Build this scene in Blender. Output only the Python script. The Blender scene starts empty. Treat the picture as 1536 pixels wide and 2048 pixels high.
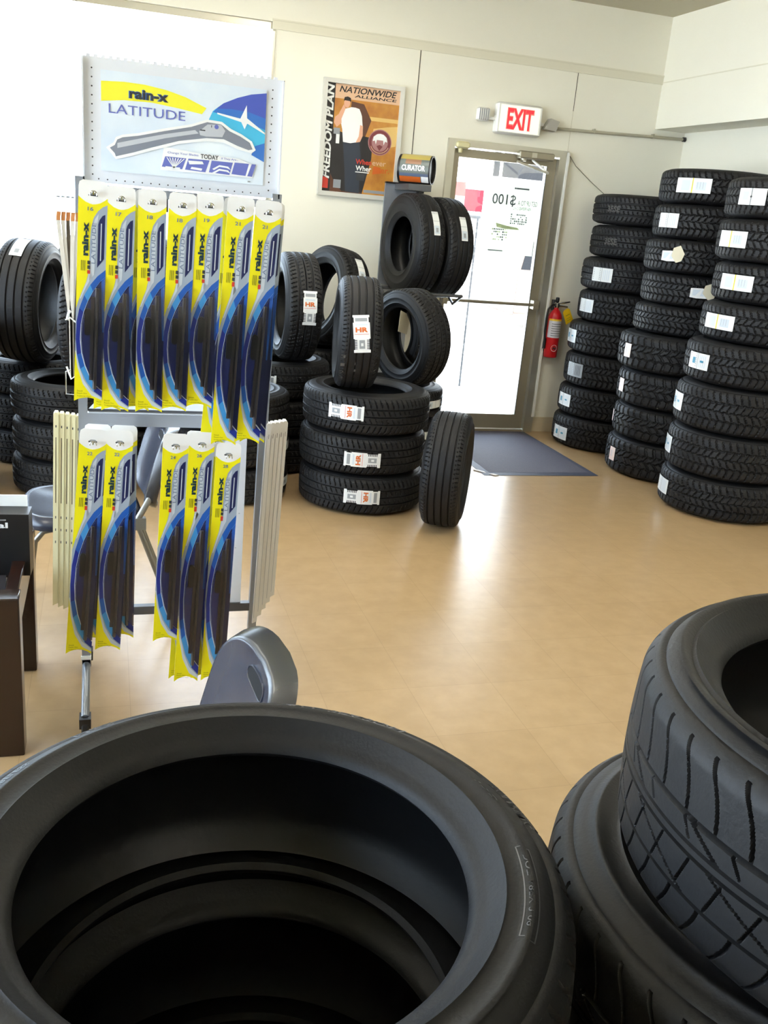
import bpy, math, random
import numpy as np
from mathutils import Vector, Matrix, geometry
random.seed(7)
R_ = math.radians
SC = bpy.context.scene
COL = SC.collection

# ------------------------------------------------------------------ camera
H_CAM = 1.61
F_PX = 1850.0
pitch, roll, head = R_(17.955), R_(5.169), R_(17.467)
fwd = Vector((0, math.cos(pitch), -math.sin(pitch)))
rgt = Vector((1, 0, 0)); upv = rgt.cross(fwd)
r2 = math.cos(roll)*rgt + math.sin(roll)*upv
u2 = -math.sin(roll)*rgt + math.cos(roll)*upv
RZ = Matrix.Rotation(-head, 3, 'Z')          # the room's axes follow its walls
r2, u2, f2 = RZ @ r2, RZ @ u2, RZ @ fwd
cd = bpy.data.cameras.new('camera'); cam = bpy.data.objects.new('camera', cd); COL.objects.link(cam)
mw = Matrix.Identity(4)
for i in range(3):
    mw[i][0] = r2[i]; mw[i][1] = u2[i]; mw[i][2] = -f2[i]
mw[2][3] = H_CAM
cam.matrix_world = mw
cd.sensor_fit = 'VERTICAL'; cd.sensor_height = 24.0; cd.lens = 24.0*F_PX/2048.0
cd.clip_start = 0.02; cd.clip_end = 400
SC.camera = cam

# ------------------------------------------------------------------ light and exposure
vs = SC.view_settings
vs.view_transform = 'Standard'; vs.look = 'None'; vs.gamma = 1.0; vs.use_curve_mapping = False
vs.exposure = 0.55
W = bpy.data.worlds.new('sky'); SC.world = W; W.use_nodes = True
bg = W.node_tree.nodes['Background']
bg.inputs['Color'].default_value = (0.66, 0.82, 1.0, 1); bg.inputs['Strength'].default_value = 10.0
sd = bpy.data.lights.new('sun', 'SUN'); sd.energy = 22.0; sd.angle = R_(1.0); sd.color = (1, .95, .87)
sun = bpy.data.objects.new('sun', sd); COL.objects.link(sun)
sun.rotation_euler = Vector((0.10, -0.75, 0.95)).to_track_quat('Z', 'Y').to_euler()
# the ceiling's own fluorescent troffers: an area lamp hangs in each fixture built below
TROFFERS = [(0.6, 3.4), (2.9, 3.0), (1.3, 5.2), (-1.1, 5.2), (-1.6, 2.0), (1.6, -2.2)]
TROFFER_W = 10.0
for k, (x, y) in enumerate(TROFFERS):
    ld = bpy.data.lights.new('troffer_lamp', 'AREA'); ld.shape = 'RECTANGLE'; ld.size = 0.5; ld.size_y = 1.1
    ld.energy = TROFFER_W; ld.color = (1.0, .95, .84)
    lo = bpy.data.objects.new('troffer_lamp', ld); COL.objects.link(lo); lo.location = (x, y, 3.06)

# ------------------------------------------------------------------ materials
def lin(c):
    return tuple(((v/255.0)/12.92 if v/255.0 <= .04045 else ((v/255.0+.055)/1.055)**2.4) for v in c) + (1,)
MATS = {}
def mat(name, rgb, rough=.5, metal=0.0, spec=.5, emit=0.0, noise=None, bump=None):
    if name in MATS: return MATS[name]
    m = bpy.data.materials.new(name); m.use_nodes = True
    nt = m.node_tree; b = nt.nodes['Principled BSDF']
    b.inputs['Base Color'].default_value = lin(rgb); b.inputs['Roughness'].default_value = rough
    b.inputs['Metallic'].default_value = metal; b.inputs['Specular IOR Level'].default_value = spec
    if emit:
        b.inputs['Emission Color'].default_value = lin(rgb); b.inputs['Emission Strength'].default_value = emit
    if noise or bump:
        tc = nt.nodes.new('ShaderNodeTexCoord')
    if noise:
        sc, rgb2, amt = noise
        n = nt.nodes.new('ShaderNodeTexNoise'); n.inputs['Scale'].default_value = sc; n.inputs['Detail'].default_value = 5
        nt.links.new(tc.outputs['Object'], n.inputs['Vector'])
        cr = nt.nodes.new('ShaderNodeValToRGB'); e = cr.color_ramp.elements
        e[0].position = .5-amt; e[0].color = lin(rgb); e[1].position = .5+amt; e[1].color = lin(rgb2)
        nt.links.new(n.outputs['Fac'], cr.inputs['Fac']); nt.links.new(cr.outputs['Color'], b.inputs['Base Color'])
    if bump:
        sc, st, dist = bump
        n = nt.nodes.new('ShaderNodeTexNoise'); n.inputs['Scale'].default_value = sc; n.inputs['Detail'].default_value = 4
        nt.links.new(tc.outputs['Object'], n.inputs['Vector'])
        bn = nt.nodes.new('ShaderNodeBump'); bn.inputs['Strength'].default_value = st; bn.inputs['Distance'].default_value = dist
        nt.links.new(n.outputs['Fac'], bn.inputs['Height']); nt.links.new(bn.outputs['Normal'], b.inputs['Normal'])
    MATS[name] = m; return m

def glass_mat(name, tint=(1, 1, 1), gloss=.08, rough=.0):
    m = bpy.data.materials.new(name); m.use_nodes = True; nt = m.node_tree
    for n in list(nt.nodes): nt.nodes.remove(n)
    o = nt.nodes.new('ShaderNodeOutputMaterial'); mx = nt.nodes.new('ShaderNodeMixShader')
    t = nt.nodes.new('ShaderNodeBsdfTransparent'); g = nt.nodes.new('ShaderNodeBsdfGlossy'); fr = nt.nodes.new('ShaderNodeFresnel')
    ma = nt.nodes.new('ShaderNodeMath'); ma.operation = 'ADD'; ma.inputs[1].default_value = gloss; ma.use_clamp = True
    t.inputs['Color'].default_value = tint + (1,); g.inputs['Roughness'].default_value = rough
    fr.inputs['IOR'].default_value = 1.35
    nt.links.new(fr.outputs[0], ma.inputs[0]); nt.links.new(ma.outputs[0], mx.inputs[0])
    nt.links.new(t.outputs[0], mx.inputs[1]); nt.links.new(g.outputs[0], mx.inputs[2]); nt.links.new(mx.outputs[0], o.inputs[0])
    MATS[name] = m; return m

RUB = mat('rubber', (19, 19, 21), .56, 0, .36, bump=(220, .25, .002))
RUBT = mat('rubber_tread', (16, 16, 18), .6, 0, .40, bump=(160, .3, .002))
RUBI = mat('rubber_liner', (13, 14, 17), .45, 0, .5, bump=(60, .2, .003))
SLOTSH = mat('hand_slot_shade', (14, 14, 16), .8, 0, .3)
MARK = mat('faded_mark', (92, 90, 88), .8, 0, .2)
WALLM = mat('wall_paint', (239, 236, 221), .6, 0, .35, noise=(1.3, (235, 231, 215), .3), bump=(90, .12, .002))
CEILM = mat('ceiling_paint', (196, 190, 168), .85, 0, .2)
TRIMM = mat('trim_paint', (222, 217, 196), .5)
SEAMM = mat('seam_shadow_gap', (84, 80, 66), .9)
WHITE = mat('white_plastic', (236, 236, 232), .35)
ALU = mat('brushed_aluminium', (196, 192, 178), .32, .75, bump=(30, .1, .002))
ALUD = mat('door_aluminium', (160, 152, 132), .42, .45)
STEEL = mat('grey_powder_coat', (150, 155, 163), .35, .5)
STEELD = mat('grey_steel_dark', (92, 94, 98), .4, .5)
CHROME = mat('chrome', (200, 200, 198), .15, 1.0)
BLACKP = mat('black_plastic', (22, 22, 24), .4)
GLASS = glass_mat('window_glass')
CLEAR = glass_mat('clear_blister', (.93, .95, 1), .035, .12)
RED = mat('red_paint', (196, 28, 34), .3)
YEL = mat('card_yellow', (242, 232, 8), .45)
CWH = mat('card_white', (244, 245, 246), .4)
CSIL = mat('card_silver', (158, 172, 190), .4)
CSIL2 = mat('card_silver_light', (200, 210, 220), .4)
CBL1 = mat('card_blue_light', (66, 150, 214), .35)
CBL2 = mat('card_blue_mid', (32, 92, 178), .35)
CBL3 = mat('card_blue_deep', (30, 48, 140), .35)
CNAV = mat('card_navy', (24, 34, 84), .4)
CINK = mat('card_teal_ink', (16, 52, 66), .4)
CGRY = mat('card_grey_ink', (104, 122, 152), .4)
COLV = mat('card_olive_ink', (120, 116, 20), .5)
BLADE = mat('wiper_rubber', (56, 50, 50), .45)
BLADE2 = mat('wiper_spine', (88, 84, 84), .4)
WOOD = mat('dark_wood', (24, 13, 11), .2, 0, .6, noise=(5, (44, 22, 14), .3), bump=(25, .2, .003))
ORG = mat('orange_ink', (206, 100, 34), .5)
SREDL = mat('red_ink', (205, 60, 44), .5)
SGRY = mat('sticker_grey', (146, 150, 154), .4)
SDK = mat('sticker_dark_ink', (52, 54, 58), .5)
STEAL = mat('sticker_teal', (60, 140, 168), .5)
SYEL = mat('sticker_yellow', (214, 204, 60), .5)
SPNK = mat('sticker_pink', (238, 214, 206), .5)
SPAP = mat('sticker_paper', (226, 228, 228), .4)
SCRM = mat('cream_tag', (212, 204, 178), .6)
CREAM = mat('cream_plastic', (228, 220, 178), .45)
CREAM2 = mat('pale_plastic', (222, 218, 212), .45)

# floor: mottled tan vinyl tiles with faint joints, waxed
def floor_mat():
    m = bpy.data.materials.new('vinyl_tile_floor'); m.use_nodes = True; nt = m.node_tree; b = nt.nodes['Principled BSDF']
    tc = nt.nodes.new('ShaderNodeTexCoord'); mp = nt.nodes.new('ShaderNodeMapping')
    mp.inputs['Location'].default_value = (0.255, 0.1, 0)
    nt.links.new(tc.outputs['Object'], mp.inputs['Vector'])
    br = nt.nodes.new('ShaderNodeTexBrick'); br.offset = 0.0
    br.inputs['Scale'].default_value = 1.0; br.inputs['Brick Width'].default_value = .32; br.inputs['Row Height'].default_value = .32
    br.inputs['Mortar Size'].default_value = .0011; br.inputs['Mortar Smooth'].default_value = .3
    br.inputs['Color1'].default_value = lin((178, 150, 112)); br.inputs['Color2'].default_value = lin((174, 146, 108)); br.inputs['Mortar'].default_value = lin((160, 133, 97))
    nt.links.new(mp.outputs[0], br.inputs['Vector'])
    n1 = nt.nodes.new('ShaderNodeTexNoise'); n1.inputs['Scale'].default_value = 11; n1.inputs['Detail'].default_value = 6; n1.inputs['Roughness'].default_value = .6
    nt.links.new(tc.outputs['Object'], n1.inputs['Vector'])
    cr = nt.nodes.new('ShaderNodeValToRGB'); cr.color_ramp.elements[0].position = .38; cr.color_ramp.elements[0].color = (.91, .895, .87, 1)
    cr.color_ramp.elements[1].position = .66; cr.color_ramp.elements[1].color = (1.0, 1.0, 1.0, 1)
    nt.links.new(n1.outputs['Fac'], cr.inputs['Fac'])
    mx = nt.nodes.new('ShaderNodeMixRGB'); mx.blend_type = 'MULTIPLY'; mx.inputs[0].default_value = 1
    nt.links.new(br.outputs['Color'], mx.inputs[1]); nt.links.new(cr.outputs['Color'], mx.inputs[2])
    # scuffs: small dark flecks
    vo = nt.nodes.new('ShaderNodeTexNoise'); vo.inputs['Scale'].default_value = 75; vo.inputs['Detail'].default_value = 1
    mp2 = nt.nodes.new('ShaderNodeMapping'); mp2.inputs['Scale'].default_value = (1.0, .45, 1); mp2.inputs['Rotation'].default_value = (0, 0, .5)
    nt.links.new(tc.outputs['Object'], mp2.inputs['Vector']); nt.links.new(mp2.outputs[0], vo.inputs['Vector'])
    c2 = nt.nodes.new('ShaderNodeValToRGB'); c2.color_ramp.elements[0].position = .80; c2.color_ramp.elements[0].color = (1, 1, 1, 1)
    c2.color_ramp.elements[1].position = .84; c2.color_ramp.elements[1].color = (.80, .76, .70, 1)
    nt.links.new(vo.outputs['Fac'], c2.inputs['Fac'])
    m3 = nt.nodes.new('ShaderNodeMixRGB'); m3.blend_type = 'MULTIPLY'; m3.inputs[0].default_value = 1
    nt.links.new(mx.outputs[0], m3.inputs[1]); nt.links.new(c2.outputs['Color'], m3.inputs[2])
    nt.links.new(m3.outputs[0], b.inputs['Base Color'])
    n2 = nt.nodes.new('ShaderNodeTexNoise'); n2.inputs['Scale'].default_value = 7; n2.inputs['Detail'].default_value = 3
    nt.links.new(tc.outputs['Object'], n2.inputs['Vector'])
    b.inputs['Roughness'].default_value = .29
    b.inputs['Specular IOR Level'].default_value = .5
    bn = nt.nodes.new('ShaderNodeBump'); bn.inputs['Strength'].default_value = .05; bn.inputs['Distance'].default_value = .01
    nt.links.new(n2.outputs['Fac'], bn.inputs['Height']); nt.links.new(bn.outputs['Normal'], b.inputs['Normal'])
    return m
FLOORM = floor_mat()

# ------------------------------------------------------------------ mesh builder
TXT = {}
def text2d(s, bold=0.0):
    key = (s, bold)
    if key not in TXT:
        c = bpy.data.curves.new('t', 'FONT'); c.body = s; c.size = 1; c.offset = bold; c.resolution_u = 3
        o = bpy.data.objects.new('t', c); COL.objects.link(o)
        dg = bpy.context.evaluated_depsgraph_get(); me = o.evaluated_get(dg).to_mesh()
        v = np.array([p.co[:2] for p in me.vertices]) if len(me.vertices) else np.zeros((0, 2))
        f = [tuple(p.vertices) for p in me.polygons]
        o.evaluated_get(dg).to_mesh_clear(); bpy.data.objects.remove(o); bpy.data.curves.remove(c)
        if len(v):
            v = v - v.min(0); sz = v.max(0)
        else: sz = np.array([1., 1.])
        TXT[key] = (v, f, sz)
    return TXT[key]

class B:
    """collects shapes into one mesh"""
    def __init__(s, fmap=None):
        s.v = []; s.f = []; s.mi = []; s.mats = []; s.sm = []
        s.fmap = fmap or (lambda x, y, L: (x, -L*0.0006, y))
    def m(s, mt):
        if mt not in s.mats: s.mats.append(mt)
        return s.mats.index(mt)
    def add(s, vs, fs, mt, smooth=True):
        o = len(s.v); k = s.m(mt)
        s.v.extend([tuple(p) for p in vs])
        for f in fs: s.f.append(tuple(i+o for i in f)); s.mi.append(k); s.sm.append(smooth)
        return s
    def box(s, c, d, mt, M=None):
        x, y, z = d[0]/2, d[1]/2, d[2]/2
        vs = [Vector((a*x, b*y, e*z)) for a in (-1, 1) for b in (-1, 1) for e in (-1, 1)]
        if M is not None: vs = [M @ p for p in vs]
        vs = [p+Vector(c) for p in vs]
        return s.add(vs, [(0, 1, 3, 2), (4, 6, 7, 5), (0, 4, 5, 1), (2, 3, 7, 6), (0, 2, 6, 4), (1, 5, 7, 3)], mt, False)
    def bx(s, x0, x1, y0, y1, z0, z1, mt):
        return s.box(((x0+x1)/2, (y0+y1)/2, (z0+z1)/2), (x1-x0, y1-y0, z1-z0), mt)
    def rbox(s, x0, x1, y0, y1, z0, z1, r, mt):
        """box with its vertical (z) corners and top edges chamfered"""
        def ring(i, z): return [(x0+i+c*0, y0+i, z) for c in (0,)]
        vs = []; fs = []
        for (ins, z) in ((r, z0), (0, z0+r), (0, z1-r), (r, z1)):
            a, b2, c, d = x0+ins, x1-ins, y0+ins, y1-ins; q = r*.7
            vs += [(a+q, c, z), (b2-q, c, z), (b2, c+q, z), (b2, d-q, z), (b2-q, d, z), (a+q, d, z), (a, d-q, z), (a, c+q, z)]
        for k in range(3):
            for i in range(8):
                j = (i+1) % 8; fs.append((k*8+i, k*8+j, k*8+8+j, k*8+8+i))
        fs.append(tuple(range(7, -1, -1))); fs.append(tuple(range(24, 32)))
        return s.add(vs, fs, mt, False)
    def tube(s, path, r, mt, n=10, cap=True, closed=False):
        P = [Vector(p) for p in path]; N = len(P); vs = []; fs = []
        rr = r if isinstance(r, (list, tuple)) else [r]*N
        prev = None
        for i, p in enumerate(P):
            if closed: t = (P[(i+1) % N]-P[i-1])
            else: t = (P[min(i+1, N-1)]-P[max(i-1, 0)])
            t.normalize()
            if prev is None:
                a = Vector((0, 0, 1)) if abs(t.z) < .9 else Vector((1, 0, 0)); e = t.cross(a).normalized()
            else:
                e = prev - t*prev.dot(t); e.normalize()
            prev = e; g = t.cross(e)
            for k in range(n):
                q = 2*math.pi*k/n; vs.append(p+(e*math.cos(q)+g*math.sin(q))*rr[i])
        for i in range(N if closed else N-1):
            for k in range(n):
                a = i*n+k; b2 = i*n+(k+1) % n; c = ((i+1) % N)*n+(k+1) % n; d = ((i+1) % N)*n+k
                fs.append((a, b2, c, d))
        if cap and not closed:
            fs.append(tuple(range(n-1, -1, -1))); fs.append(tuple(range((N-1)*n, N*n)))
        return s.add(vs, fs, mt)
    def lathe(s, prof, mt, n=32, M=None, closed=False):
        vs = []; fs = []; K = len(prof)
        for i in range(n):
            a = 2*math.pi*i/n
            for (r, z) in prof: vs.append(Vector((r*math.cos(a), r*math.sin(a), z)))
        if M is not None: vs = [M @ p for p in vs]
        for i in range(n):
            j = (i+1) % n
            for k in range(K if closed else K-1):
                l = (k+1) % K; fs.append((i*K+k, j*K+k, j*K+l, i*K+l))
        return s.add(vs, fs, mt)
    def prism(s, pts, y0, y1, mt, M=None, smooth=False):
        """2D outline in x,z extruded along y"""
        n = len(pts); vs = [Vector((p[0], y0, p[1])) for p in pts]+[Vector((p[0], y1, p[1])) for p in pts]
        tri = geometry.tessellate_polygon([[Vector((p[0], p[1], 0)) for p in pts]])
        fs = [tuple(t) for t in tri]+[tuple(i+n for i in t[::-1]) for t in tri]
        fs += [(i, (i+1) % n, (i+1) % n+n, i+n) for i in range(n)]
        if M is not None: vs = [M @ p for p in vs]
        return s.add(vs, fs, mt, smooth)
    def flat(s, pts, mt, L=0):
        tri = geometry.tessellate_polygon([[Vector((p[0], p[1], 0)) for p in pts]])
        return s.add([s.fmap(p[0], p[1], L) for p in pts], [tuple(t) for t in tri], mt, False)
    def rect(s, x0, y0, x1, y1, mt, L=0, nx=1, ny=1):
        vs = []; fs = []
        for i in range(nx+1):
            for j in range(ny+1):
                vs.append(s.fmap(x0+(x1-x0)*i/nx, y0+(y1-y0)*j/ny, L))
        for i in range(nx):
            for j in range(ny):
                a = i*(ny+1)+j; fs.append((a, a+ny+1, a+ny+2, a+1))
        return s.add(vs, fs, mt, False)
    def text(s, t, cx, cy, w, h, mt, L=1, rot=0, bold=0.0, shear=0.0, mirror=False):
        """text fitted in a w x h box centred at cx,cy; rot in degrees"""
        v, f, sz = text2d(t, bold)
        if not len(v): return s
        p = (v-sz/2)/sz*np.array([w, h]); p = p.copy(); p[:, 0] += shear*p[:, 1]
        if mirror: p[:, 0] *= -1
        c, q = math.cos(R_(rot)), math.sin(R_(rot))
        vs = [s.fmap(cx+a*c-b*q, cy+a*q+b*c, L) for a, b in p]
        return s.add(vs, f, mt, False)
    def build(s, name, parent=None, loc=None, rot=None, sharp=38, bevel=0):
        me = bpy.data.meshes.new(name); me.from_pydata(s.v, [], s.f)
        for mt in s.mats: me.materials.append(mt)
        me.polygons.foreach_set('material_index', s.mi); me.polygons.foreach_set('use_smooth', s.sm)
        me.update(); me.set_sharp_from_angle(angle=R_(sharp))
        o = bpy.data.objects.new(name, me); COL.objects.link(o)
        if parent: o.parent = parent
        if loc: o.location = loc
        if rot: o.rotation_euler = rot
        if bevel:
            bv = o.modifiers.new('bevel', 'BEVEL'); bv.width = bevel; bv.segments = 2; bv.limit_method = 'ANGLE'; bv.angle_limit = R_(40)
        return o

def disc(b, cx, cz, r, mt, L, n=28): b.flat([(cx+r*math.cos(2*math.pi*i/n), cz+r*math.sin(2*math.pi*i/n)) for i in range(n)], mt, L)
def tag(o, label, cat, group=None, kind=None):
    o['label'] = label; o['category'] = cat
    if group: o['group'] = group
    if kind: o['kind'] = kind
    return o
def thing(name, label, cat, loc=(0, 0, 0), rot=(0, 0, 0), group=None):
    o = bpy.data.objects.new(name, None); COL.objects.link(o); o.empty_display_size = .05
    o.location = loc; o.rotation_euler = rot
    return tag(o, label, cat, group)
def struct(name, b, **k):
    o = b.build(name, **k); o['kind'] = 'structure'; return o

# ================================================================== ROOM SHELL
YW = 6.784       # back wall face
XR = 4.287       # right wall face
XS = 4.02        # face of the dropped soffit along the right wall
ZC = 3.148
XL, YB = -3.2, -3.6
DX0, DX1, DZ = 2.362, 3.316, 2.15      # door frame outside
WX0, WX1, WZ0, WZ1 = -2.9, 1.089, 0.70, 2.735
struct('floor', B().bx(XL-.1, XR+.1, YB-.1, YW+.12, -.08, 0, FLOORM))
struct('ceiling', B().bx(XL-.1, XR+.1, YB-.1, YW+.12, ZC, ZC+.1, CEILM))
b = B()
b.bx(XL-.1, WX0, YW, YW+.12, 0, ZC, WALLM); b.bx(WX0, WX1, YW, YW+.12, 0, WZ0, WALLM); b.bx(WX0, WX1, YW, YW+.12, WZ1, ZC, WALLM)
b.bx(WX1, DX0+.02, YW, YW+.12, 0, ZC, WALLM); b.bx(DX0+.02, DX1-.02, YW, YW+.12, DZ-.02, ZC, WALLM); b.bx(DX1-.02, XR+.1, YW, YW+.12, 0, ZC, WALLM)
struct('wall_back', b)
struct('wall_right', B().bx(XR, XR+.1, YB-.1, YW, 0, ZC, WALLM))
struct('wall_rear', B().bx(XL-.1, XR+.1, YB-.1, YB, 0, ZC, WALLM))
b = B(); b.bx(XL-.1, XL, YB, -1.2, 0, ZC, WALLM); b.bx(XL-.1, XL, 6.3, YW, 0, ZC, WALLM); b.bx(XL-.1, XL, -1.2, 6.3, 0, .55, WALLM); b.bx(XL-.1, XL, -1.2, 6.3, 2.75, ZC, WALLM)
struct('wall_left', b)
b = B(); b.bx(XS, XR, YB, YW, 2.378, ZC, WALLM); b.bx(XS-.004, XS, YB, YW, 2.70, 2.707, TRIMM)
struct('trim_1', b)          # soffit over the tire stacks
# horizontal batten high on the back wall
b = B(); b.bx(WX1-.03, XS, YW-.008, YW, 2.690, 2.742, TRIMM); b.bx(WX1-.03, XS, YW-.012, YW, 2.742, 2.752, TRIMM)
struct('trim_2', b)
b = B(); b.bx(2.0975, 2.1035, YW-.0015, YW, 1.0, 2.69, SEAMM); b.bx(3.315, 3.319, YW-.0015, YW, 2.43, 2.69, SEAMM)
b.bx(WX1-.002, WX1+.003, YW-.0015, YW, .7, 2.69, TRIMM)
b.bx(3.3165, 3.3185, YW-.0012, YW, 2.15, 2.43, mat('seam_soft', (196, 190, 166), .8))
struct('trim_3', b)          # open panel seams
b = B(); b.bx(DX1, XR, YW-.006, YW, 0, .12, mat('base_board', (206, 192, 164), .5)); b.bx(WX0, DX0, YW-.006, YW, 0, .12, mat('base_board', (206, 192, 164), .5))
struct('baseboard_back', b)
# back shop window
b = B(); fr = .045
for (x0, x1, z0, z1) in ((WX0, WX1, WZ0, WZ0+fr), (WX0, WX1, WZ1-fr, WZ1), (WX0, WX0+fr, WZ0+fr, WZ1-fr), (WX1-.02, WX1, WZ0+fr, WZ1-fr), (-1.35, -1.30, WZ0+fr, WZ1-fr)):
    b.bx(x0, x1, YW+.02, YW+.09, z0, z1, ALU)
w1 = struct('window_1', b)
B().bx(WX0+fr, -1.35, YW+.05, YW+.056, WZ0+fr, WZ1-fr, GLASS).bx(-1.30, WX1-.02, YW+.05, YW+.056, WZ0+fr, WZ1-fr, GLASS).build('window_pane', w1)
B().bx(WX0-.02, WX1, YW-.05, YW+.05, WZ0-.03, WZ0, TRIMM).build('window_sill', w1)
b = B()
for y in (-1.2, .65, 2.5, 4.4, 6.25): b.bx(XL-.07, XL-.02, y, y+.05, .55, 2.75, ALU)
b.bx(XL-.07, XL-.02, -1.15, 6.25, .55, .60, ALU); b.bx(XL-.07, XL-.02, -1.15, 6.25, 2.70, 2.75, ALU)
w2 = struct('window_2', b)
b = B()
for y in (-1.15, .70, 2.55, 4.45): b.bx(XL-.05, XL-.044, y, y+1.8, .60, 2.70, GLASS)
b.build('window_pane', w2)

# ---- the glazed exit door
b = B()
b.bx(DX0, DX0+.05, YW-.03, YW+.10, 0, DZ-.05, ALU); b.bx(DX1-.075, DX1, YW-.04, YW+.10, 0, DZ-.05, ALU); b.bx(DX0, DX1, YW-.03, YW+.10, DZ-.05, DZ, ALU)
b.bx(DX1-.018, DX1, YW-.05, YW-.04, .13, DZ-.01, WHITE)
b.bx(DX0, DX1, YW-.02, YW+.10, 0, .014, ALUD)
d1 = struct('door_1', b)
b = B()
b.bx(DX0+.055, DX0+.10, YW+.0, YW+.045, .02, DZ-.06, ALUD); b.bx(3.163, DX1-.078, YW+.0, YW+.045, .02, DZ-.06, ALUD)
b.bx(DX0+.10, 3.163, YW+.0, YW+.045, DZ-.118, DZ-.06, ALUD); b.bx(DX0+.10, 3.163, YW+.0, YW+.045, .02, .135, ALUD)
b.bx(3.163, 3.168, YW-.003, YW, .135, DZ-.118, STEELD)
b.build('door_leaf', d1)
B().bx(DX0+.10, 3.163, YW+.018, YW+.024, .135, DZ-.118, GLASS).build('door_glass', d1)
b = B(); b.tube([(DX0+.08, YW-.06, 1.017), (3.19, YW-.06, 1.017)], .012, ALUD, 12)
b.bx(3.17, 3.215, YW-.075, YW, .985, 1.05, ALUD); b.bx(DX0+.06, DX0+.10, YW-.075, YW, .985, 1.05, ALUD)
b.build('push_bar', d1)
# hydraulic closer at the top right, with its folded arms
b = B(); b.rbox(2.905, 3.185, YW-.075, YW-.005, 2.065, 2.118, .008, ALUD); b.lathe([(0, -.02), (.022, -.02), (.024, 0), (.0, .0)], ALU, 16, Matrix.Translation((2.95, YW-.04, 2.066)))
b.bx(3.0, 3.04, YW-.078, YW-.07, 2.075, 2.11, ALU)
dc = b.build('door_closer', d1)
b = B(); b.tube([(2.94, YW-.045, 2.052), (2.88, YW-.10, 2.035)], .009, ALU, 8); b.tube([(2.88, YW-.10, 2.035), (3.065, YW-.25, 1.97)], .008, ALU, 8); b.tube([(3.065, YW-.25, 1.97), (3.03, YW-.03, 2.06)], .008, WHITE, 8)
b.build('closer_arm', dc)
b = B(); b.rbox(2.42, 2.52, YW-.055, YW-.005, 2.085, 2.135, .012, mat('cream_sensor', (214, 206, 160), .5)); b.lathe([(0, -.03), (.014, -.03), (.018, 0)], MATS['cream_sensor'], 12, Matrix.Translation((2.455, YW-.03, 2.088)))
b.build('door_chime', d1)
# paper poster on the outside of the glass: its print shows through mirrored
pm = mat('poster_paper_backlit', (236, 238, 226), .8)
nt = pm.node_tree; bs = nt.nodes['Principled BSDF']; tr = nt.nodes.new('ShaderNodeBsdfTranslucent'); tr.inputs['Color'].default_value = (.55, .56, .50, 1)
mx = nt.nodes.new('ShaderNodeMixShader'); mx.inputs[0].default_value = .6
nt.links.new(bs.outputs[0], mx.inputs[1]); nt.links.new(tr.outputs[0], mx.inputs[2]); nt.links.new(mx.outputs[0], nt.nodes['Material Output'].inputs[0])
def translucent(name, rgb, f=.6):
    m = mat(name, rgb, .8); nt = m.node_tree; bs = nt.nodes['Principled BSDF']; tr = nt.nodes.new('ShaderNodeBsdfTranslucent'); tr.inputs['Color'].default_value = lin(rgb)
    mx = nt.nodes.new('ShaderNodeMixShader'); mx.inputs[0].default_value = f
    nt.links.new(bs.outputs[0], mx.inputs[1]); nt.links.new(tr.outputs[0], mx.inputs[2]); nt.links.new(mx.outputs[0], nt.nodes['Material Output'].inputs[0]); return m
PG1 = translucent('print_grey', (96, 98, 102)); PG2 = translucent('print_pale_green', (176, 180, 146)); PG3 = translucent('print_mid', (112, 116, 122))
b = B()
b.bx(2.745, 3.150, 0, .0008, 1.375, 1.90, pm)
b.text('$100', 2.865, 1.765, .19, .085, PG1, 1, bold=.01, mirror=True)
b.text('GET UP TO A', 3.06, 1.755, .16, .035, PG1, 1, mirror=True)
b.text('VISA PREPAID CARD', 3.02, 1.715, .15, .022, PG1, 1, mirror=True)
b.rect(2.94, 1.85, 3.06, 1.862, PG1, 1); b.rect(2.78, 1.395, 2.90, 1.403, PG1, 1)
random.seed(3)
for i in range(9):
    for j in range(5):
        if random.random() < .7: disc(b, 2.94+i*.0155, 1.605+j*.016, random.uniform(.005, .0075), PG1 if random.random() < .5 else PG3, 1, 7)
        if random.random() < .6: disc(b, 2.80+i*.0145, 1.48+j*.0185, random.uniform(.005, .007), PG1 if random.random() < .4 else PG2, 1, 7)
b.flat([(2.82, 1.60), (2.90, 1.585), (3.0, 1.575), (3.02, 1.56), (2.9, 1.56), (2.83, 1.57)], PG2, 2)
o = b.build('window_poster', loc=(0, YW+.030, 0)); o.rotation_euler = (0, 0, 0)
tag(o, 'pale rebate poster stuck on the door glass, its $100 print showing backwards', 'poster')

# ================================================================== OUTSIDE
GRD = mat('sunlit_concrete', (236, 232, 224), .9, noise=(.4, (224, 220, 212), .3))
b = B(); b.bx(-30, 40, YW+.12, 60, -.16, -.06, GRD); b.bx(-30, XL-.1, -30, YW+.12, -.16, -.06, GRD)
struct('ground', b)
FAC = mat('white_stucco', (238, 236, 230), .9)
bld = thing('shop_building', 'white low building with glazed transom band coloured dark for shade across the street', 'building', (0, 22, 0))
B().bx(2, 22, 0, 5, -.06, 6.4, FAC).build('wall', bld)
DWN = mat('shaded_shopfront', (16, 17, 20), .6, 0, .2)  # near-black colour holds the shade under the canopy
B().bx(9.12, 10.6, -.06, -.001, 2.63, 3.5, DWN).bx(8.88, 9.02, -.06, -.001, 2.63, 3.5, DWN).build('transom', bld)
B().bx(8.4, 11.0, -.3, -.061, 3.5, 3.7, FAC).build('canopy', bld)
sg = thing('street_sign', 'small red and white advertising sign on a post outside the door', 'sign', (4.03, 11, 0))
B().tube([(0, 0, -.06), (0, 0, 1.74)], .02, mat('sign_post_grey', (190, 190, 192), .5), 10).build('post', sg)
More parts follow.
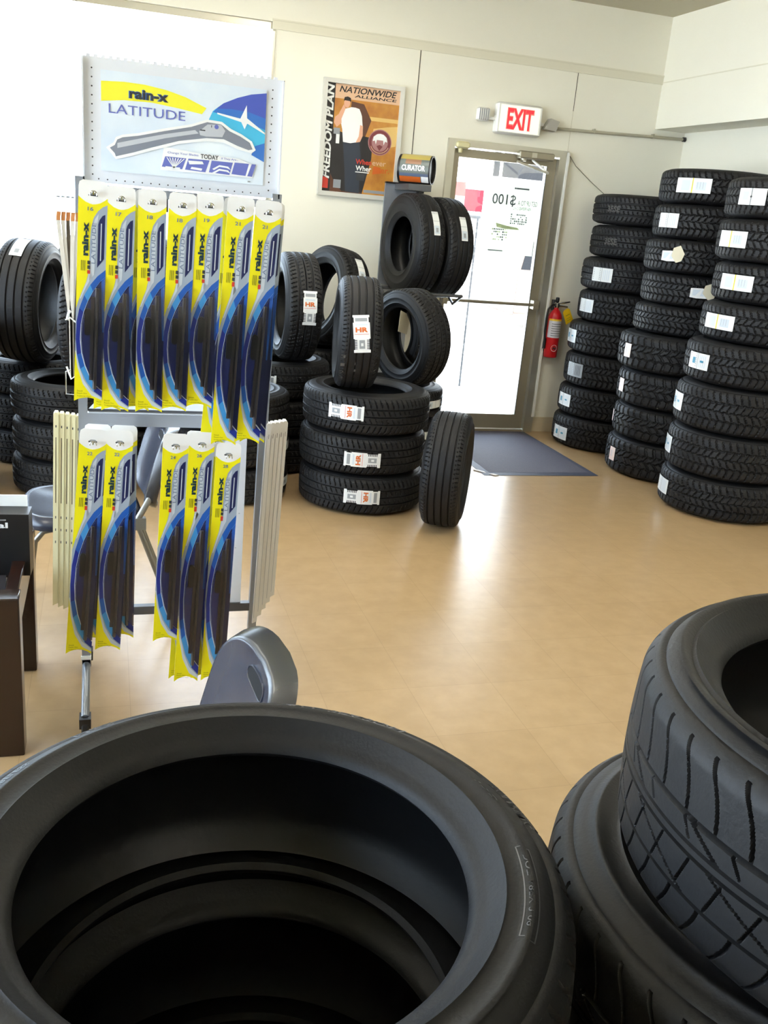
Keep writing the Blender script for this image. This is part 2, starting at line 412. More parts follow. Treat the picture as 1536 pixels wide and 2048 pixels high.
B().bx(-.08, .08, -.015, .015, 1.74, 1.86, mat('sign_white_panel', (100, 96, 98), .6)).bx(-.08, .08, -.016, .016, 1.86, 2.02, mat('sign_red_panel', (96, 22, 14), .6)).build('panel', sg)
sg = thing('banner', 'red banner on a grey post, right of the small red and white sign', 'banner', (5.30, 14, 0))
B().tube([(.10, .03, -.06), (.10, .03, 2.05)], .02, MATS['sign_post_grey'], 10).build('post', sg)
b = B(); b.bx(-.24, .24, -.01, .01, 1.72, 2.04, mat('banner_red', (104, 8, 22), .7, 0, .2)); b.build('cloth', sg)
sg = thing('mailbox', 'grey horizontal pipe rail on two posts outside the door', 'rail', (3.45, 9, 0))
sg.name = 'pipe_rail'
b = B(); b.tube([(-.35, 0, 1.64), (.10, 0, 1.64)], .028, mat('pipe_grey', (34, 34, 37), .5), 12); b.build('rail', sg)
B().tube([(.08, 0, -.06), (.08, 0, 1.63)], .012, MATS['pipe_grey'], 8).build('post', sg); B().tube([(-.3, 0, -.06), (-.3, 0, 1.63)], .012, MATS['pipe_grey'], 8).build('post', sg)
def disc_wheel(b, x, y, r, w, z0=0, ax='Y'):
    Mx = Matrix.Translation((x, y, z0+r)) @ Matrix.Rotation(math.pi/2, 4, 'X')
    b.lathe([(0, -w/2), (r*.55, -w/2), (r*.6, -w/2-.01), (r*.95, -w/2), (r, -w/2+.02), (r, w/2-.02), (r*.95, w/2), (r*.6, w/2), (0, w/2)], RUB, 24, Mx)
def vehicle(name, label, cat, loc, rz, prof, wins, w, body, wheels, glassm):
    t = thing(name, label, cat, loc, (0, 0, rz))
    B().prism(prof, -w/2, w/2, body).build('body', t, bevel=.04)
    b = B()
    for wpoly in wins:
        b.prism(wpoly, -w/2-.012, -w/2+.01, glassm); b.prism(wpoly, w/2-.01, w/2+.012, glassm)
    b.build('side_window', t)
    for x in wheels:
        for s in (-1, 1):
            q = B(); disc_wheel(q, 0, 0, .33, .22); q.build('wheel', t, loc=(x, s*(w/2-.1), -.06))
    return t
VWIN = mat('vehicle_glass', (12, 12, 14), .3, 0, .2)
TAN = mat('beige_car_paint', (112, 98, 88), .5); SILV = mat('pale_blue_car_paint', (206, 226, 236), .3)
vehicle('delivery_van', 'beige van with dark side window parked beyond the door', 'van', (8.42, 14.6, 0), 0,
        [(-2.3, .25), (2.4, .25), (2.4, .85), (1.4, .98), (.8, 1.50), (-2.1, 1.52), (-2.3, 1.35)], [[(-2.24, .93), (-.2, .93), (-.2, 1.36), (-2.16, 1.36)], [(-.1, .93), (1.2, .96), (.7, 1.36), (-.1, 1.36)]], 1.8, TAN, (-0.9, 1.5), VWIN)
vehicle('parked_car', 'pale blue sedan parked outside the big shop window', 'car', (-2.3, 10.4, 0), 0,
        [(-2.2, .2), (2.2, .2), (2.25, .7), (1.3, .88), (.55, 1.36), (-.9, 1.38), (-1.6, .95), (-2.2, .85)], [[(-1.3, .93), (1.0, .92), (.45, 1.27), (-.8, 1.29)]], 1.75, SILV, (-1.35, 1.35), mat('pale_glass', (168, 200, 214), .1))

# ================================================================== WALL FITTINGS
# framed poster
t = thing('framed_poster', 'silver framed advertising poster of a man in a white shirt', 'poster', (0, YW-.004, 0))
b = B(); X0, X1, Z0, Z1 = 1.424, 2.002, 1.682, 2.44
fw = .028; FSL = mat('frame_silver', (212, 211, 204), .3, .25)
for pts in ([(X0, Z0), (X1, Z0), (X1-fw, Z0+fw), (X0+fw, Z0+fw)], [(X0, Z1), (X1, Z1), (X1-fw, Z1-fw), (X0+fw, Z1-fw)], [(X0, Z0), (X0, Z1), (X0+fw, Z1-fw), (X0+fw, Z0+fw)], [(X1, Z0), (X1, Z1), (X1-fw, Z1-fw), (X1-fw, Z0+fw)]):
    b.prism(pts, -.028, 0, FSL)
b.build('frame', t, bevel=.006)
b = B(lambda x, y, L: (x, -.008-L*.0006, y))
PA = mat('poster_amber', (208, 150, 62), .35, noise=(9, (170, 104, 44), .2)); PB = mat('poster_brown', (92, 56, 40), .35); PK = mat('poster_black', (34, 32, 34), .35)
PT = mat('poster_peach', (222, 182, 148), .35); PW = mat('poster_white', (236, 238, 236), .35); PSK = mat('poster_skin', (222, 168, 138), .4); PJN = mat('poster_denim', (44, 52, 66), .4)
PG = mat('poster_gold_light', (222, 184, 110), .35); PM = mat('poster_maroon', (120, 52, 58), .35); PLM = mat('poster_mauve', (170, 120, 120), .35)
xa, xb, za, zb = X0+fw-.002, X1-fw+.002, Z0+fw-.002, Z1-fw+.002
b.rect(xa, za, xb, zb, PA, 0); b.rect(1.511, 2.32, xb, zb, PT, .5); b.rect(1.511, za, 1.75, 1.83, PB, .5)
b.rect(1.66, 2.20, xb, 2.225, PG, .6); b.flat([(1.78, 2.0), (1.97, 2.05), (xb, 2.18), (1.9, 2.17), (1.80, 2.15)], PG, .6)
b.flat([(1.63, 2.31), (1.72, 2.30), (1.78, 2.2), (1.74, 2.08), (1.62, 2.1)], PB, .7)
b.flat([(1.511, 1.83), (1.511, 2.12), (1.60, 2.10), (1.80, 2.09), (1.80, 1.95), (1.75, 1.72), (1.60, 1.72), (1.55, 1.76)], PK, .8)
b.rect(xa, za, 1.511, zb, PK, 1)
b.text('FREEDOM PLAN', 1.478, 2.10, .60, .052, PW, 2, rot=90, bold=.035, shear=.22)
b.flat([(1.452, 1.73), (1.498, 1.73), (1.498, 1.79), (1.458, 1.815)], SREDL, 2)
b.text('NATIONWIDE', 1.745, 2.381, .40, .040, PK, 2, bold=.02, shear=.3)
b.text('ALLIANCE', 1.80, 2.345, .30, .018, PK, 2, bold=.02, shear=.3)
b.flat([(1.587, 2.043), (1.704, 2.057), (1.721, 1.965), (1.727, 1.715), (1.625, 1.719), (1.61, 1.869)], PJN, 1.5)
b.flat([(1.557, 2.247), (1.60, 2.262), (1.631, 2.272), (1.66, 2.272), (1.688, 2.266), (1.70, 2.245), (1.71, 2.222), (1.72, 2.159), (1.701, 2.161), (1.704, 2.055), (1.64, 2.04), (1.587, 2.043), (1.576, 2.123), (1.563, 2.168), (1.533, 2.194)], PW, 2)
b.flat([(1.545, 2.22), (1.575, 2.285), (1.59, 2.26), (1.565, 2.19), (1.568, 2.165), (1.535, 2.135), (1.514, 2.163), (1.52, 2.20)], PSK, 3)
b.flat([(1.702, 2.165), (1.722, 2.159), (1.725, 2.095), (1.709, 2.055), (1.677, 2.047), (1.697, 2.09)], PSK, 3)
cx, cz = 1.598, 2.295
b.flat([(cx+.022*math.cos(a/8*math.pi), cz+.030*math.sin(a/8*math.pi)) for a in range(16)], PSK, 4)
b.flat([(cx-.025, cz+.01), (cx-.02, cz+.036), (cx+.002, cz+.042), (cx+.024, cz+.034), (cx+.026, cz+.008), (cx+.018, cz+.014), (cx-.016, cz+.016)], PK, 5)
b.rect(1.515, 2.09, 1.56, 2.13, SGRY, 1.6); b.rect(1.535, 2.03, 1.56, 2.09, PW, 1.7)
disc(b, 1.853, 2.065, .086, PLM, 3); disc(b, 1.853, 2.065, .080, PM, 4); disc(b, 1.853, 2.065, .060, PLM, 5)
b.flat([(1.80, 2.07), (1.805, 2.10), (1.83, 2.118), (1.853, 2.122), (1.876, 2.118), (1.90, 2.10), (1.906, 2.07), (1.89, 2.075), (1.882, 2.05), (1.876, 2.08), (1.83, 2.08), (1.824, 2.05), (1.816, 2.075)], PW, 6)
b.flat([(1.83, 2.04), (1.853, 2.01), (1.876, 2.04), (1.853, 2.05)], PM, 6)
for k in range(22):
    a = math.pi*(1.15+.7*k/21); b.rect(1.853+.07*math.cos(a)-.002, 2.065+.07*math.sin(a)-.004, 1.853+.07*math.cos(a)+.002, 2.065+.07*math.sin(a)+.004, PT, 6)
b.text('When', 1.745, 1.925, .115, .034, SREDL, 3, bold=.02); b.text('ever', 1.86, 1.922, .10, .025, PT, 3, bold=.01)
b.text('Wher', 1.748, 1.882, .115, .034, PW, 3, bold=.02); b.flat([(1.815, 1.85), (1.88, 1.86), (1.87, 1.90), (1.82, 1.905)], ORG, 2.5); b.text('ever.', 1.88, 1.877, .12, .028, ORG, 3, bold=.015)
b.rect(1.69, 1.853, 1.79, 1.859, PW, 3); b.rect(1.70, 1.80, 1.76, 1.845, SDK, 3); b.rect(1.536, 1.737, 1.59, 1.793, SGRY, 3); b.rect(1.76, 1.722, 1.955, 1.742, SGRY, 3)
b.build('poster_print', t)

# exit sign with two emergency lamp heads
t = thing('exit_sign', 'white exit sign with red letters above the glass door', 'sign', (2.868, YW, 2.32))
b = B(); b.rbox(-.175, .175, -.075, 0, -.105, .105, .012, WHITE); b.rect(-.155, -.088, .155, .088, CWH, 0); b.build('housing', t)
b = B(lambda x, y, L: (x, -.0758-L*.0006, y)); b.rect(-.155, -.088, .155, .088, mat('exit_face', (240, 240, 226), .4, emit=.35), 0)
EXR = mat('exit_red', (226, 38, 48), .4, emit=.8); EXP = mat('exit_halo', (244, 150, 140), .4)
b.text('EXIT', .004, 0, .212, .146, EXP, .5, bold=.055); b.text('EXIT', .004, 0, .20, .138, EXR, 1, bold=.02)
b.build('letters', t)
for sx, nm in ((-1, 0), (1, 1)):
    b = B()
    if sx < 0:
        b.rbox(-.315, -.225, -.06, -.005, -.035, .055, .01, WHITE)
        for k in range(5): b.bx(-.308+k*.016, -.301+k*.016, -.0625, -.06, -.028, .048, SGRY)
        b.bx(-.225, -.175, -.04, -.01, -.02, .0, WHITE)
    else:
        b.prism([(.205, -.04), (.30, -.05), (.32, .02), (.25, .035)], -.07, -.01, mat('lamp_head_grey', (164, 160, 150), .5)); b.bx(.175, .21, -.04, -.01, -.02, .0, WHITE)
    b.build('lamp_head', t)
o = B().tube([(3.163, YW-.02, 2.295), (3.45, YW-.02, 2.303), (3.452, YW-.02, 2.303), (4.262, YW-.022, 2.330)], .011, mat('painted_conduit', (176, 170, 148), .5), 10)
o.lathe([(0, -.01), (.016, -.01), (.018, .012), (0, .012)], BLACKP, 14, Matrix.Translation((4.27, YW-.022, 2.330)) @ Matrix.Rotation(math.pi/2, 4, 'Y'))
for x in (3.5, 4.0): o.bx(x-.006, x+.006, YW-.034, YW, 2.29+(x-3.3)*.03, 2.32+(x-3.3)*.03, MATS['painted_conduit'])
tag(o.build('conduit'), 'thin painted metal conduit running from exit sign to corner', 'conduit')
o = B().tube([(3.335, YW-.004, 2.125), (3.40, YW-.004, 2.055), (3.53, YW-.004, 1.965), (3.70, YW-.004, 1.86)], .0022, mat('cable_tan', (120, 114, 98), .6), 6)
tag(o.build('cable'), 'thin cable sagging diagonally from door frame corner', 'cable')

# fire extinguisher
t = thing('fire_extinguisher', 'red fire extinguisher with yellow tag hanging beside the exit door', 'extinguisher', (3.372, YW-.070, .625))
t.scale = (.86, .86, 1)
b = B(); b.lathe([(0, 0), (.058, 0), (.062, .008), (.062, .31), (.055, .335), (.035, .36), (.02, .372), (.02, .385), (0, .385)], RED, 32); b.build('cylinder', t)
fm = lambda x, y, L: (.0625*math.sin(x/.0625)*(1+L*.01), -.0625*math.cos(x/.0625)*(1+L*.01), y)
b = B(fm); b.rect(-.085, .155, .085, .29, mat('extinguisher_label', (206, 204, 210), .4), 1, 12); b.rect(-.085, .285, .085, .30, mat('extinguisher_yellow', (232, 186, 40), .4), 1.5, 12)
for k in range(6): b.rect(-.05, .17+k*.018, .045, .174+k*.018, SDK, 2, 6)
n = 20; b.flat([(.03*math.cos(2*math.pi*i/n), .075+.026*math.sin(2*math.pi*i/n)) for i in range(n)], CWH, 1)
b.flat([(-.018, .068), (-.004, .092), (.004, .074), (.016, .09), (.018, .062), (0, .068)], SDK, 2)
b.build('body_label', t)
b = B(); b.lathe([(0, .385), (.024, .385), (.026, .40), (.026, .42), (.012, .43), (0, .43)], CHROME, 16); b.lathe([(0, .43), (.016, .43), (.018, .445), (.016, .462), (0, .465)], BLACKP, 16); b.build('valve', t)
b = B(); b.tube([(.0, 0, .418), (.06, -.012, .425), (.115, -.02, .435)], [.009, .008, .006], CHROME, 8); b.tube([(.0, 0, .40), (.06, -.012, .398), (.10, -.02, .395)], [.009, .007, .006], CHROME, 8); b.build('handle', t)
b = B(); b.tube([(-.02, 0, .405), (-.05, -.01, .405), (-.085, -.015, .37), (-.093, -.015, .30), (-.09, -.01, .20), (-.082, -.01, .14)], .009, BLACKP, 10); b.lathe([(0, 0), (.014, 0), (.012, .08), (0, .08)], BLACKP, 12, Matrix.Translation((-.078, -.01, .065))); b.build('hose', t)
b = B(); b.prism([(-.035, -.075), (.04, -.068), (.03, .03), (.012, .045), (-.02, .042), (-.04, .028)], -.001, 0, mat('tag_yellow', (228, 184, 12), .5)); b.rect(-.02, -.05, .02, -.047, COLV, 2); b.rect(-.02, -.035, .02, -.032, COLV, 2); b.rect(-.02, -.01, .02, -.005, COLV, 2)
b.build('inspection_tag', t, loc=(.085, -.065, .345), rot=(0, R_(-26), 0))
B().bx(-.02, .02, .04, .075, .36, .44, STEELD).build('wall_bracket', t)

# entrance mat
b = B(); RUBE = mat('mat_edge', (66, 68, 84), .6)
b.add([(2.40, 5.48, .002), (3.25, 5.48, .002), (3.25, 6.75, .002), (2.40, 6.75, .002), (2.45, 5.53, .009), (3.20, 5.53, .009), (3.20, 6.71, .009), (2.45, 6.71, .009)],
      [(0, 1, 5, 4), (1, 2, 6, 5), (2, 3, 7, 6), (3, 0, 4, 7), (0, 3, 2, 1)], RUBE, False)
b.bx(2.45, 3.20, 5.53, 6.71, .008, .0095, mat('mat_pile', (84, 80, 92), .75, noise=(160, (70, 68, 82), .2), bump=(300, .6, .004)))
b.add([(2.385, 5.62, .001), (2.50, 5.475, .001), (2.47, 5.465, .001), (2.365, 5.60, .001), (2.385, 5.62, .006), (2.50, 5.475, .006), (2.47, 5.465, .006), (2.365, 5.60, .006)], [(4, 5, 6, 7), (0, 1, 5, 4), (2, 3, 7, 6), (1, 2, 6, 5), (3, 0, 4, 7)], mat('mat_underside', (196, 190, 186), .6), False)
tag(b.build('door_mat'), 'dark grey entrance mat with curled corner before the door', 'mat')

# ceiling troffers (outside the picture, they light the room)
for k, (x, y) in enumerate(TROFFERS):
    t = thing('ceiling_light', 'flat white ceiling light panel '+['above the open floor', 'at right before the tall stacks', 'before the framed poster', 'before the big shop window', 'by the left shop window', 'nearest the rear wall'][k], 'ceiling light', (x, y, ZC), group='fluorescent ceiling lights')
    B().bx(-.31, .31, -.61, -.56, -.05, 0, WHITE).bx(-.31, .31, .56, .61, -.05, 0, WHITE).bx(-.31, -.26, -.56, .56, -.05, 0, WHITE).bx(.26, .31, -.56, .56, -.05, 0, WHITE).build('frame', t)
    B().bx(-.26, .26, -.56, .56, -.03, -.025, mat('troffer_diffuser', (255, 250, 235), .5, emit=3.0)).build('diffuser', t)
# ================================================================== TIRES
TAU = 2*math.pi
def tri(x): return np.abs((x % 1.0)-.5)*4-1
def pattern(kind, s, th):
    a = np.abs(s); t = th/TAU
    g = np.zeros_like(s)
    def C(c, w, z=0): return (np.abs(s-(c+z)) < w/2)
    def Lt(N, w, sk, lo, hi, ph=0, q=None):
        x = t*N+sk*(s if q is None else q)+ph
        return ((x % 1.0) < w) & (s > lo) & (s < hi)
    if kind == 'highway':
        g = C(-.42, .07) | C(0, .07) | C(.42, .07) | Lt(72, .14, 1.2, .52, 1.01) | Lt(72, .14, -1.2, -1.01, -.52) | Lt(72, .10, 1.6, -.36, -.10) | Lt(72, .10, 1.6, .10, .36)
    elif kind == 'rib':
        g = C(-.60, .07) | C(-.20, .075) | C(.20, .075) | C(.60, .07) | Lt(84, .12, .8, .74, 1.01) | Lt(84, .12, -.8, -1.01, -.74)
    elif kind == 'season':
        z = .035*tri(t*60)
        g = C(-.46, .07, z) | C(.02, .06, -z) | C(.46, .07, z) | Lt(60, .20, .9, .54, 1.01) | Lt(60, .20, -.9, -1.01, -.54) | Lt(60, .16, 1.5, -.40, .0) | Lt(60, .16, -1.5, .05, .42, .5)
    elif kind == 'terrain':
        z = .06*tri(t*44)
        g = C(-.40, .09, z) | C(.05, .08, -z) | C(.45, .09, z) | Lt(44, .30, .5, .52, 1.01) | Lt(44, .30, -.5, -1.01, -.50, .3) | Lt(44, .26, 1.6, -.36, .0, .2) | Lt(44, .26, -1.6, .08, .42, .6)
    elif kind == 'sport':
        q = np.abs(s)
        def Cs(c, w): return np.clip((w/2-np.abs(s-c))/(w*.3)+.4, 0, 1)
        def Ls(x, w, lo, hi):
            f = np.abs(((x % 1.0)-.5)); m = np.clip((w/2-f)/(w*.28)+.4, 0, 1)
            return m*np.clip((s-lo)/.012, 0, 1)*np.clip((hi-s)/.012, 0, 1)
        g = np.maximum.reduce([Cs(-.055, .022), Cs(.055, .022), Cs(-.50, .03), Cs(.30, .045),
            Ls(t*50+.75*np.clip((q-.30)/.70, 0, 1)**2, .085, .33, .97), Ls(t*50+.75*np.clip((q-.40)/.60, 0, 1)**2, .085, -.97, -.53),
            Ls(t*16+1.5*s, .05, -.02+.08, .29), Ls(t*16+1.9*s+.3, .042, -.49, -.07), Ls(t*32+1.1*s+.2, .045, .10, .27), Ls(t*48-.9*s, .06, -.47, -.09)])
        return g
    elif kind == 'touring':
        g = C(-.45, .06) | C(0, .06) | C(.45, .06) | Lt(64, .10, 1.8, .5, .98) | Lt(64, .10, -1.8, -.98, -.5)
    return g.astype(float)
TK = {}
#        pattern      R     rim   W    nseg nlat
KINDS = {'fore': ('touring', .335, .229, .240, 720, 60), 'sport': ('sport', .332, .244, .218, 1800, 130), 'sport2': ('sport', .332, .220, .2315, 1800, 130), 'hr': ('highway', .360, .222, .235, 576, 48),
         'lt': ('season', .385, .205, .232, 480, 40), 'ltp': ('highway', .385, .205, .232, 432, 40), 'at': ('terrain', .402, .205, .250, 528, 44), 's3': ('season', .392, .210, .252, 480, 44),
         'rib': ('rib', .312, .200, .220, 504, 56), 'disp': ('touring', .345, .188, .250, 384, 36), 'mid': ('highway', .330, .210, .230, 432, 40)}
def side_profile(R, rim, W, tw):
    mid = rim+(R-rim)*.55; hw = W/2-.0018
    return [(R-.016, tw/2), (R-.021, tw/2+.004), (R-.027, tw/2+.0035), (R-.029, tw/2+.0065), (R-.040, hw-.006), (R-.050, hw-.002), (mid, hw), (mid-.004, hw+.0015), (mid-.008, hw-.0005), (rim+.034, hw-.004),
            (rim+.030, hw-.001), (rim+.025, hw-.006), (rim+.015, hw-.015), (rim+.011, hw-.0185), (rim+.005, hw-.021), (rim-.001, hw-.026), (rim-.004, hw-.033), (rim+.002, hw-.040)]
def kind_meshes(k):
    if k in TK: return TK[k]
    pat, R, rim, W, ns, nl = KINDS[k]; tw = W*.84
    s = np.linspace(-1, 1, nl+1); th = np.arange(ns)/ns*TAU
    S, T = np.meshgrid(s, th)                       # ns x nl+1
    d = pattern(pat, S, T)*.0075
    edge = np.clip((1-np.abs(S))/.04, 0, 1); d = d*edge
    rad = R-.006*np.abs(S)**2-.010*np.clip((np.abs(S)-.80)/.20, 0, 1)**2-d
    V = np.stack([rad*np.cos(T), rad*np.sin(T), S*tw/2], -1).reshape(-1, 3)
    i = np.arange(ns)[:, None]; j = np.arange(nl)[None, :]; n1 = nl+1
    a = i*n1+j; b_ = ((i+1) % ns)*n1+j
    F = np.stack([a, b_, b_+1, a+1], -1).reshape(-1, 4)
    me = bpy.data.meshes.new('tread'); me.from_pydata(V.tolist(), [], F.tolist()); me.materials.append(RUBT); me.update()
    me.polygons.foreach_set('use_smooth', [True]*len(F)); me.set_sharp_from_angle(angle=R_(30))
    sp = side_profile(R, rim, W, tw)
    nn = 128 if k in ('fore', 'sport', 'sport2') else 64
    sb = B(); sb.lathe(sp, RUB, nn); so = sb.build('sidewall', sharp=60); sm = so.data; bpy.data.objects.remove(so)
    hw = W/2; lp = [(rim+.002, hw-.040), (rim+.012, hw-.036), (rim+.03, hw-.026), (rim+(R-rim)*.55, hw-.016), (R-.055, hw-.022), (R-.036, hw-.045), (R-.027, hw*.45), (R-.025, 0)]
    lp = lp+[(r, -z) for r, z in lp[-2::-1]]
    lb = B(); lb.lathe(lp, RUBI, nn); lo = lb.build('inner_liner', sharp=60); lm = lo.data; bpy.data.objects.remove(lo)
    TK[k] = (me, sm, lm, R, W, sp); return TK[k]

def sticker(parent, kind, R, phi, z, rot=-90, name='paper_label'):
    c, q = math.cos(R_(rot)), math.sin(R_(rot))
    def fm(x, y, L):
        a, b2 = x*c-y*q, x*q+y*c
        rr = R+.0028+L*.0007; ang = R_(phi)+a/R
        return (rr*math.cos(ang), rr*math.sin(ang), z+b2)
    b = B(fm)
    if kind == 'hr':
        w, h = .042, .10
        b.rect(-w, -h, w, -h+.016, SPAP, 0, 4, 3); b.rect(-w*.86, -h+.016, w*.86, -h+.075, SPAP, 0, 4, 5)
        b.rect(-w, -h+.075, w, h-.04, SPAP, 0, 4, 8); b.rect(-w*.88, h-.04, w*.88, h-.012, SPAP, 0, 4, 4); b.rect(-w, h-.012, w, h, SPAP, 0, 4, 2)
        b.rect(-.014, -h+.022, .014, -h+.068, SGRY, 1, 2, 4); b.rect(-.006, -h+.036, .006, -h+.052, SPAP, 2)
        for kx in (-1, 1):
            for i in range(6): b.rect(kx*.030-.006, -h+.020+i*.009, kx*.030+.006, -h+.0245+i*.009, SDK, 1)
        b.text('HR', 0, .022, .062, .026, ORG, 2, bold=.04); b.rect(-.036, -.002, .036, .0, SREDL, 1, 3)
        b.rect(-.03, h-.034, .03, h-.016, SGRY, 1, 4, 2); b.rect(-.03, .044, .03, .052, CSIL2, 1, 4, 1)
    elif kind == 'plain':
        w, h = .028, .085
        b.rect(-w, -h, w, h, SPAP, 0, 3, 8); b.rect(-w*.8, -h+.01, w*.8, -h+.065, CSIL2, 1, 3, 4); b.rect(-.010, -h+.02, .010, -h+.05, SGRY, 2, 1, 2); b.rect(-w, .01, w, .0125, SGRY, 1, 3)
        for i in range(5): b.rect(-w+.005+i*.010, h-.02, -w+.009+i*.010, h-.003, SGRY, 1)
    elif kind in ('teal', 'silver', 'grey'):
        w, h = .048, .088
        base = SGRY if kind == 'grey' else SPAP
        b.rect(-w, -h, w, h, base, 0, 4, 8); b.rect(-w, -.002, w, .002, SGRY, 1, 4)
        for i in range(7): b.rect(-w+.006+i*.012, -h+.008, -w+.011+i*.012, -.01, SGRY if kind != 'grey' else CSIL2, 1)
        if kind == 'teal':
            b.rect(-.018, -.05, .018, -.022, STEAL, 2, 2, 2); b.rect(-.006, .022, .006, .05, STEAL, 2)
        for i in range(4): b.rect(-w+.012, .014+i*.015, w-.012, .019+i*.015, CSIL2 if kind != 'grey' else SDK, 1, 3)
    elif kind == 'yellow':
        w, h = .048, .118
        b.rect(-w, -h, w, h, SPAP, 0, 4, 8); b.rect(-w, -.006, w, .002, SYEL, 1, 4); b.rect(-w*.7, -.08, w*.7, -.02, CSIL2, 1, 3, 3); b.rect(-w*.5, .02, w*.6, .085, CSIL2, 1, 3, 3)
        for i in range(3): b.rect(-w*.5, .03+i*.018, w*.4, .032+i*.018, SGRY, 2, 3)
    elif kind == 'split':
        w, h = .050, .092
        b.rect(-w, -h, w, h, SPAP, 0, 4, 8); b.rect(-w, -.004, w, .004, SGRY, 1, 4); disc(b, 0, 0, .007, SDK, 2, 12); b.rect(-.03, -.06, .02, -.02, CSIL2, 1, 2, 2)
    elif kind == 'torn':
        b.flat([(-.03, -.055), (.035, -.055), (.04, -.01), (.036, .05), (-.02, .055), (-.034, .02)], SPAP, 0); b.rect(-.02, -.04, .022, .03, CSIL2, 1)
        b.flat([(-.055, .03), (-.075, .075), (-.02, .11), (.03, .095), (.045, .06), (.0, .02)], SCRM, 2)
    elif kind == 'pink':
        b.rect(-.046, -.036, .046, .036, SPNK, 0, 3, 3); b.rect(-.022, -.016, .02, -.012, SGRY, 1); b.rect(-.022, -.002, .02, .002, CSIL2, 1)
    return b.build(name, parent)

def tire(kind, loc, label, az=None, tl=0.0, spin=0.0, scale=1.0, zs=1.0, group=None, st=(), cat='tire'):
    tm, sm, lm, R, Wd, sp = kind_meshes(kind)
    t = bpy.data.objects.new('tire', None); COL.objects.link(t); t.empty_display_size = .1
    if az is None:
        t.rotation_euler = (0, 0, R_(spin))
    else:
        a, l = R_(az), R_(tl)
        n = Vector((math.cos(a)*math.cos(l), math.sin(a)*math.cos(l), math.sin(l))); h = Vector((-math.sin(a), math.cos(a), 0))
        up = n.cross(h); yl = n.cross(up)
        M = Matrix((up, yl, n)).transposed()
        t.rotation_euler = M.to_euler()
    t.location = loc; t.scale = (scale, scale, scale*zs)
    tag(t, label, cat, group)
    for nm, md, rx in (('tread', tm, 0), ('sidewall', sm, 0), ('sidewall', sm, math.pi), ('inner_liner', lm, 0)):
        o = bpy.data.objects.new(nm, md); COL.objects.link(o); o.parent = t; o.rotation_euler = (rx, 0, 0)
    for (k, phi, z, rot) in st: sticker(t, k, R, phi-(spin if az is None else 0), z, rot)
    return t
ORD = ['bottom', 'second', 'third', 'fourth', 'fifth', 'sixth', 'seventh', 'eighth', 'ninth']
def nth(i, n, stack):
    if i == 0: return 'bottom of '+stack
    if i == n-1: return 'topmost of '+stack
    return '%s up in %s' % (ORD[i], stack)

# foreground stack, looked down into
for i in range(4):
    dx, dy = [(0.006, .004), (-.006, -.004), (.005, -.006), (0, 0)][i]
    t = tire('fore', (.135+dx, .775+dy, .1237+.2475*i), 'black tire, '+nth(i, 4, 'the near stack at front left'), spin=37*i, zs=1.031, group='tires of the near left stack')
    if i == 3:
        tm, sm, lm, R, Wd, sp = kind_meshes('fore')
        rs = [p[0] for p in sp][::-1]; zs_ = [p[1] for p in sp][::-1]
        def fmS(x, y, L):
            ang = FMA+x/.30; r = .30+y
            return (r*math.cos(ang), r*math.sin(ang), float(np.interp(r, rs, zs_))+.0006+L*.0004)
        LET = mat('rubber_lettering', (64, 65, 70), .35)
        b = B(fmS); sp_ = math.pi/180
        for (txt, ang, y, w, h, fl) in (('TOURING', 8, .012, .085, .013, 180), ('195', 12, -.012, .04, .010, 180), ('ALL SEASON', 58, .010, .16, .022, 180), ('M+S', 120, .01, .05, .016, 180), ('RADIAL TUBELESS', 150, .0, .12, .008, 180)):
            FMA = R_(ang-37*3); b.text(txt, 0, y, w, h, LET, 0, rot=fl+0)
        FMA = R_(-22-37*3)
        def ring(x0, x1, y0, y1, wdt):
            b.rect(x0, y0, x1, y0+wdt, LET, 0, 24); b.rect(x0, y1-wdt, x1, y1, LET, 0, 24); b.rect(x0, y0, x0+wdt, y1, LET, 0, 1, 3); b.rect(x1-wdt, y0, x1, y1, LET, 0, 1, 3)
        ring(-.07, .07, -.024, -.008, .0012); b.text('DOT A8EX 2 09', 0, -.016, .11, .007, LET, 0, rot=180)
        b.build('sidewall_lettering', t)
# right foreground stack
for i in range(5):
    pos = [(.80, .64, .1158), (.81, .655, .3473), (.80, .645, .5788), (.814, .70, .8103), (.867, .655, 1.050)][i]
    tire('sport' if i == 4 else 'sport2', pos, 'sport tire, '+nth(i, 5, 'the near stack at right edge'), spin=23*i, group='tires of the near right stack', zs=1.0 if i < 4 else 1.125, scale=1.0)

# stack with three orange lettered labels
P = (1.41, 5.0)
for i, (phi, z, rot) in enumerate([(-103.8, .116, -90), (-104.2, .325, 90), (-123.0, .580, -90)]):
    zc = .1125+.225*i
    tire('hr', (P[0]+(.004, -.006, .0)[i], P[1]+(0, .004, -.003)[i], zc), 'tire with orange lettered label, '+nth(i, 3, 'the front middle stack'), group='tires of the front middle stack', zs=.955, spin=11*i, st=[('hr', phi, z-zc, rot)])
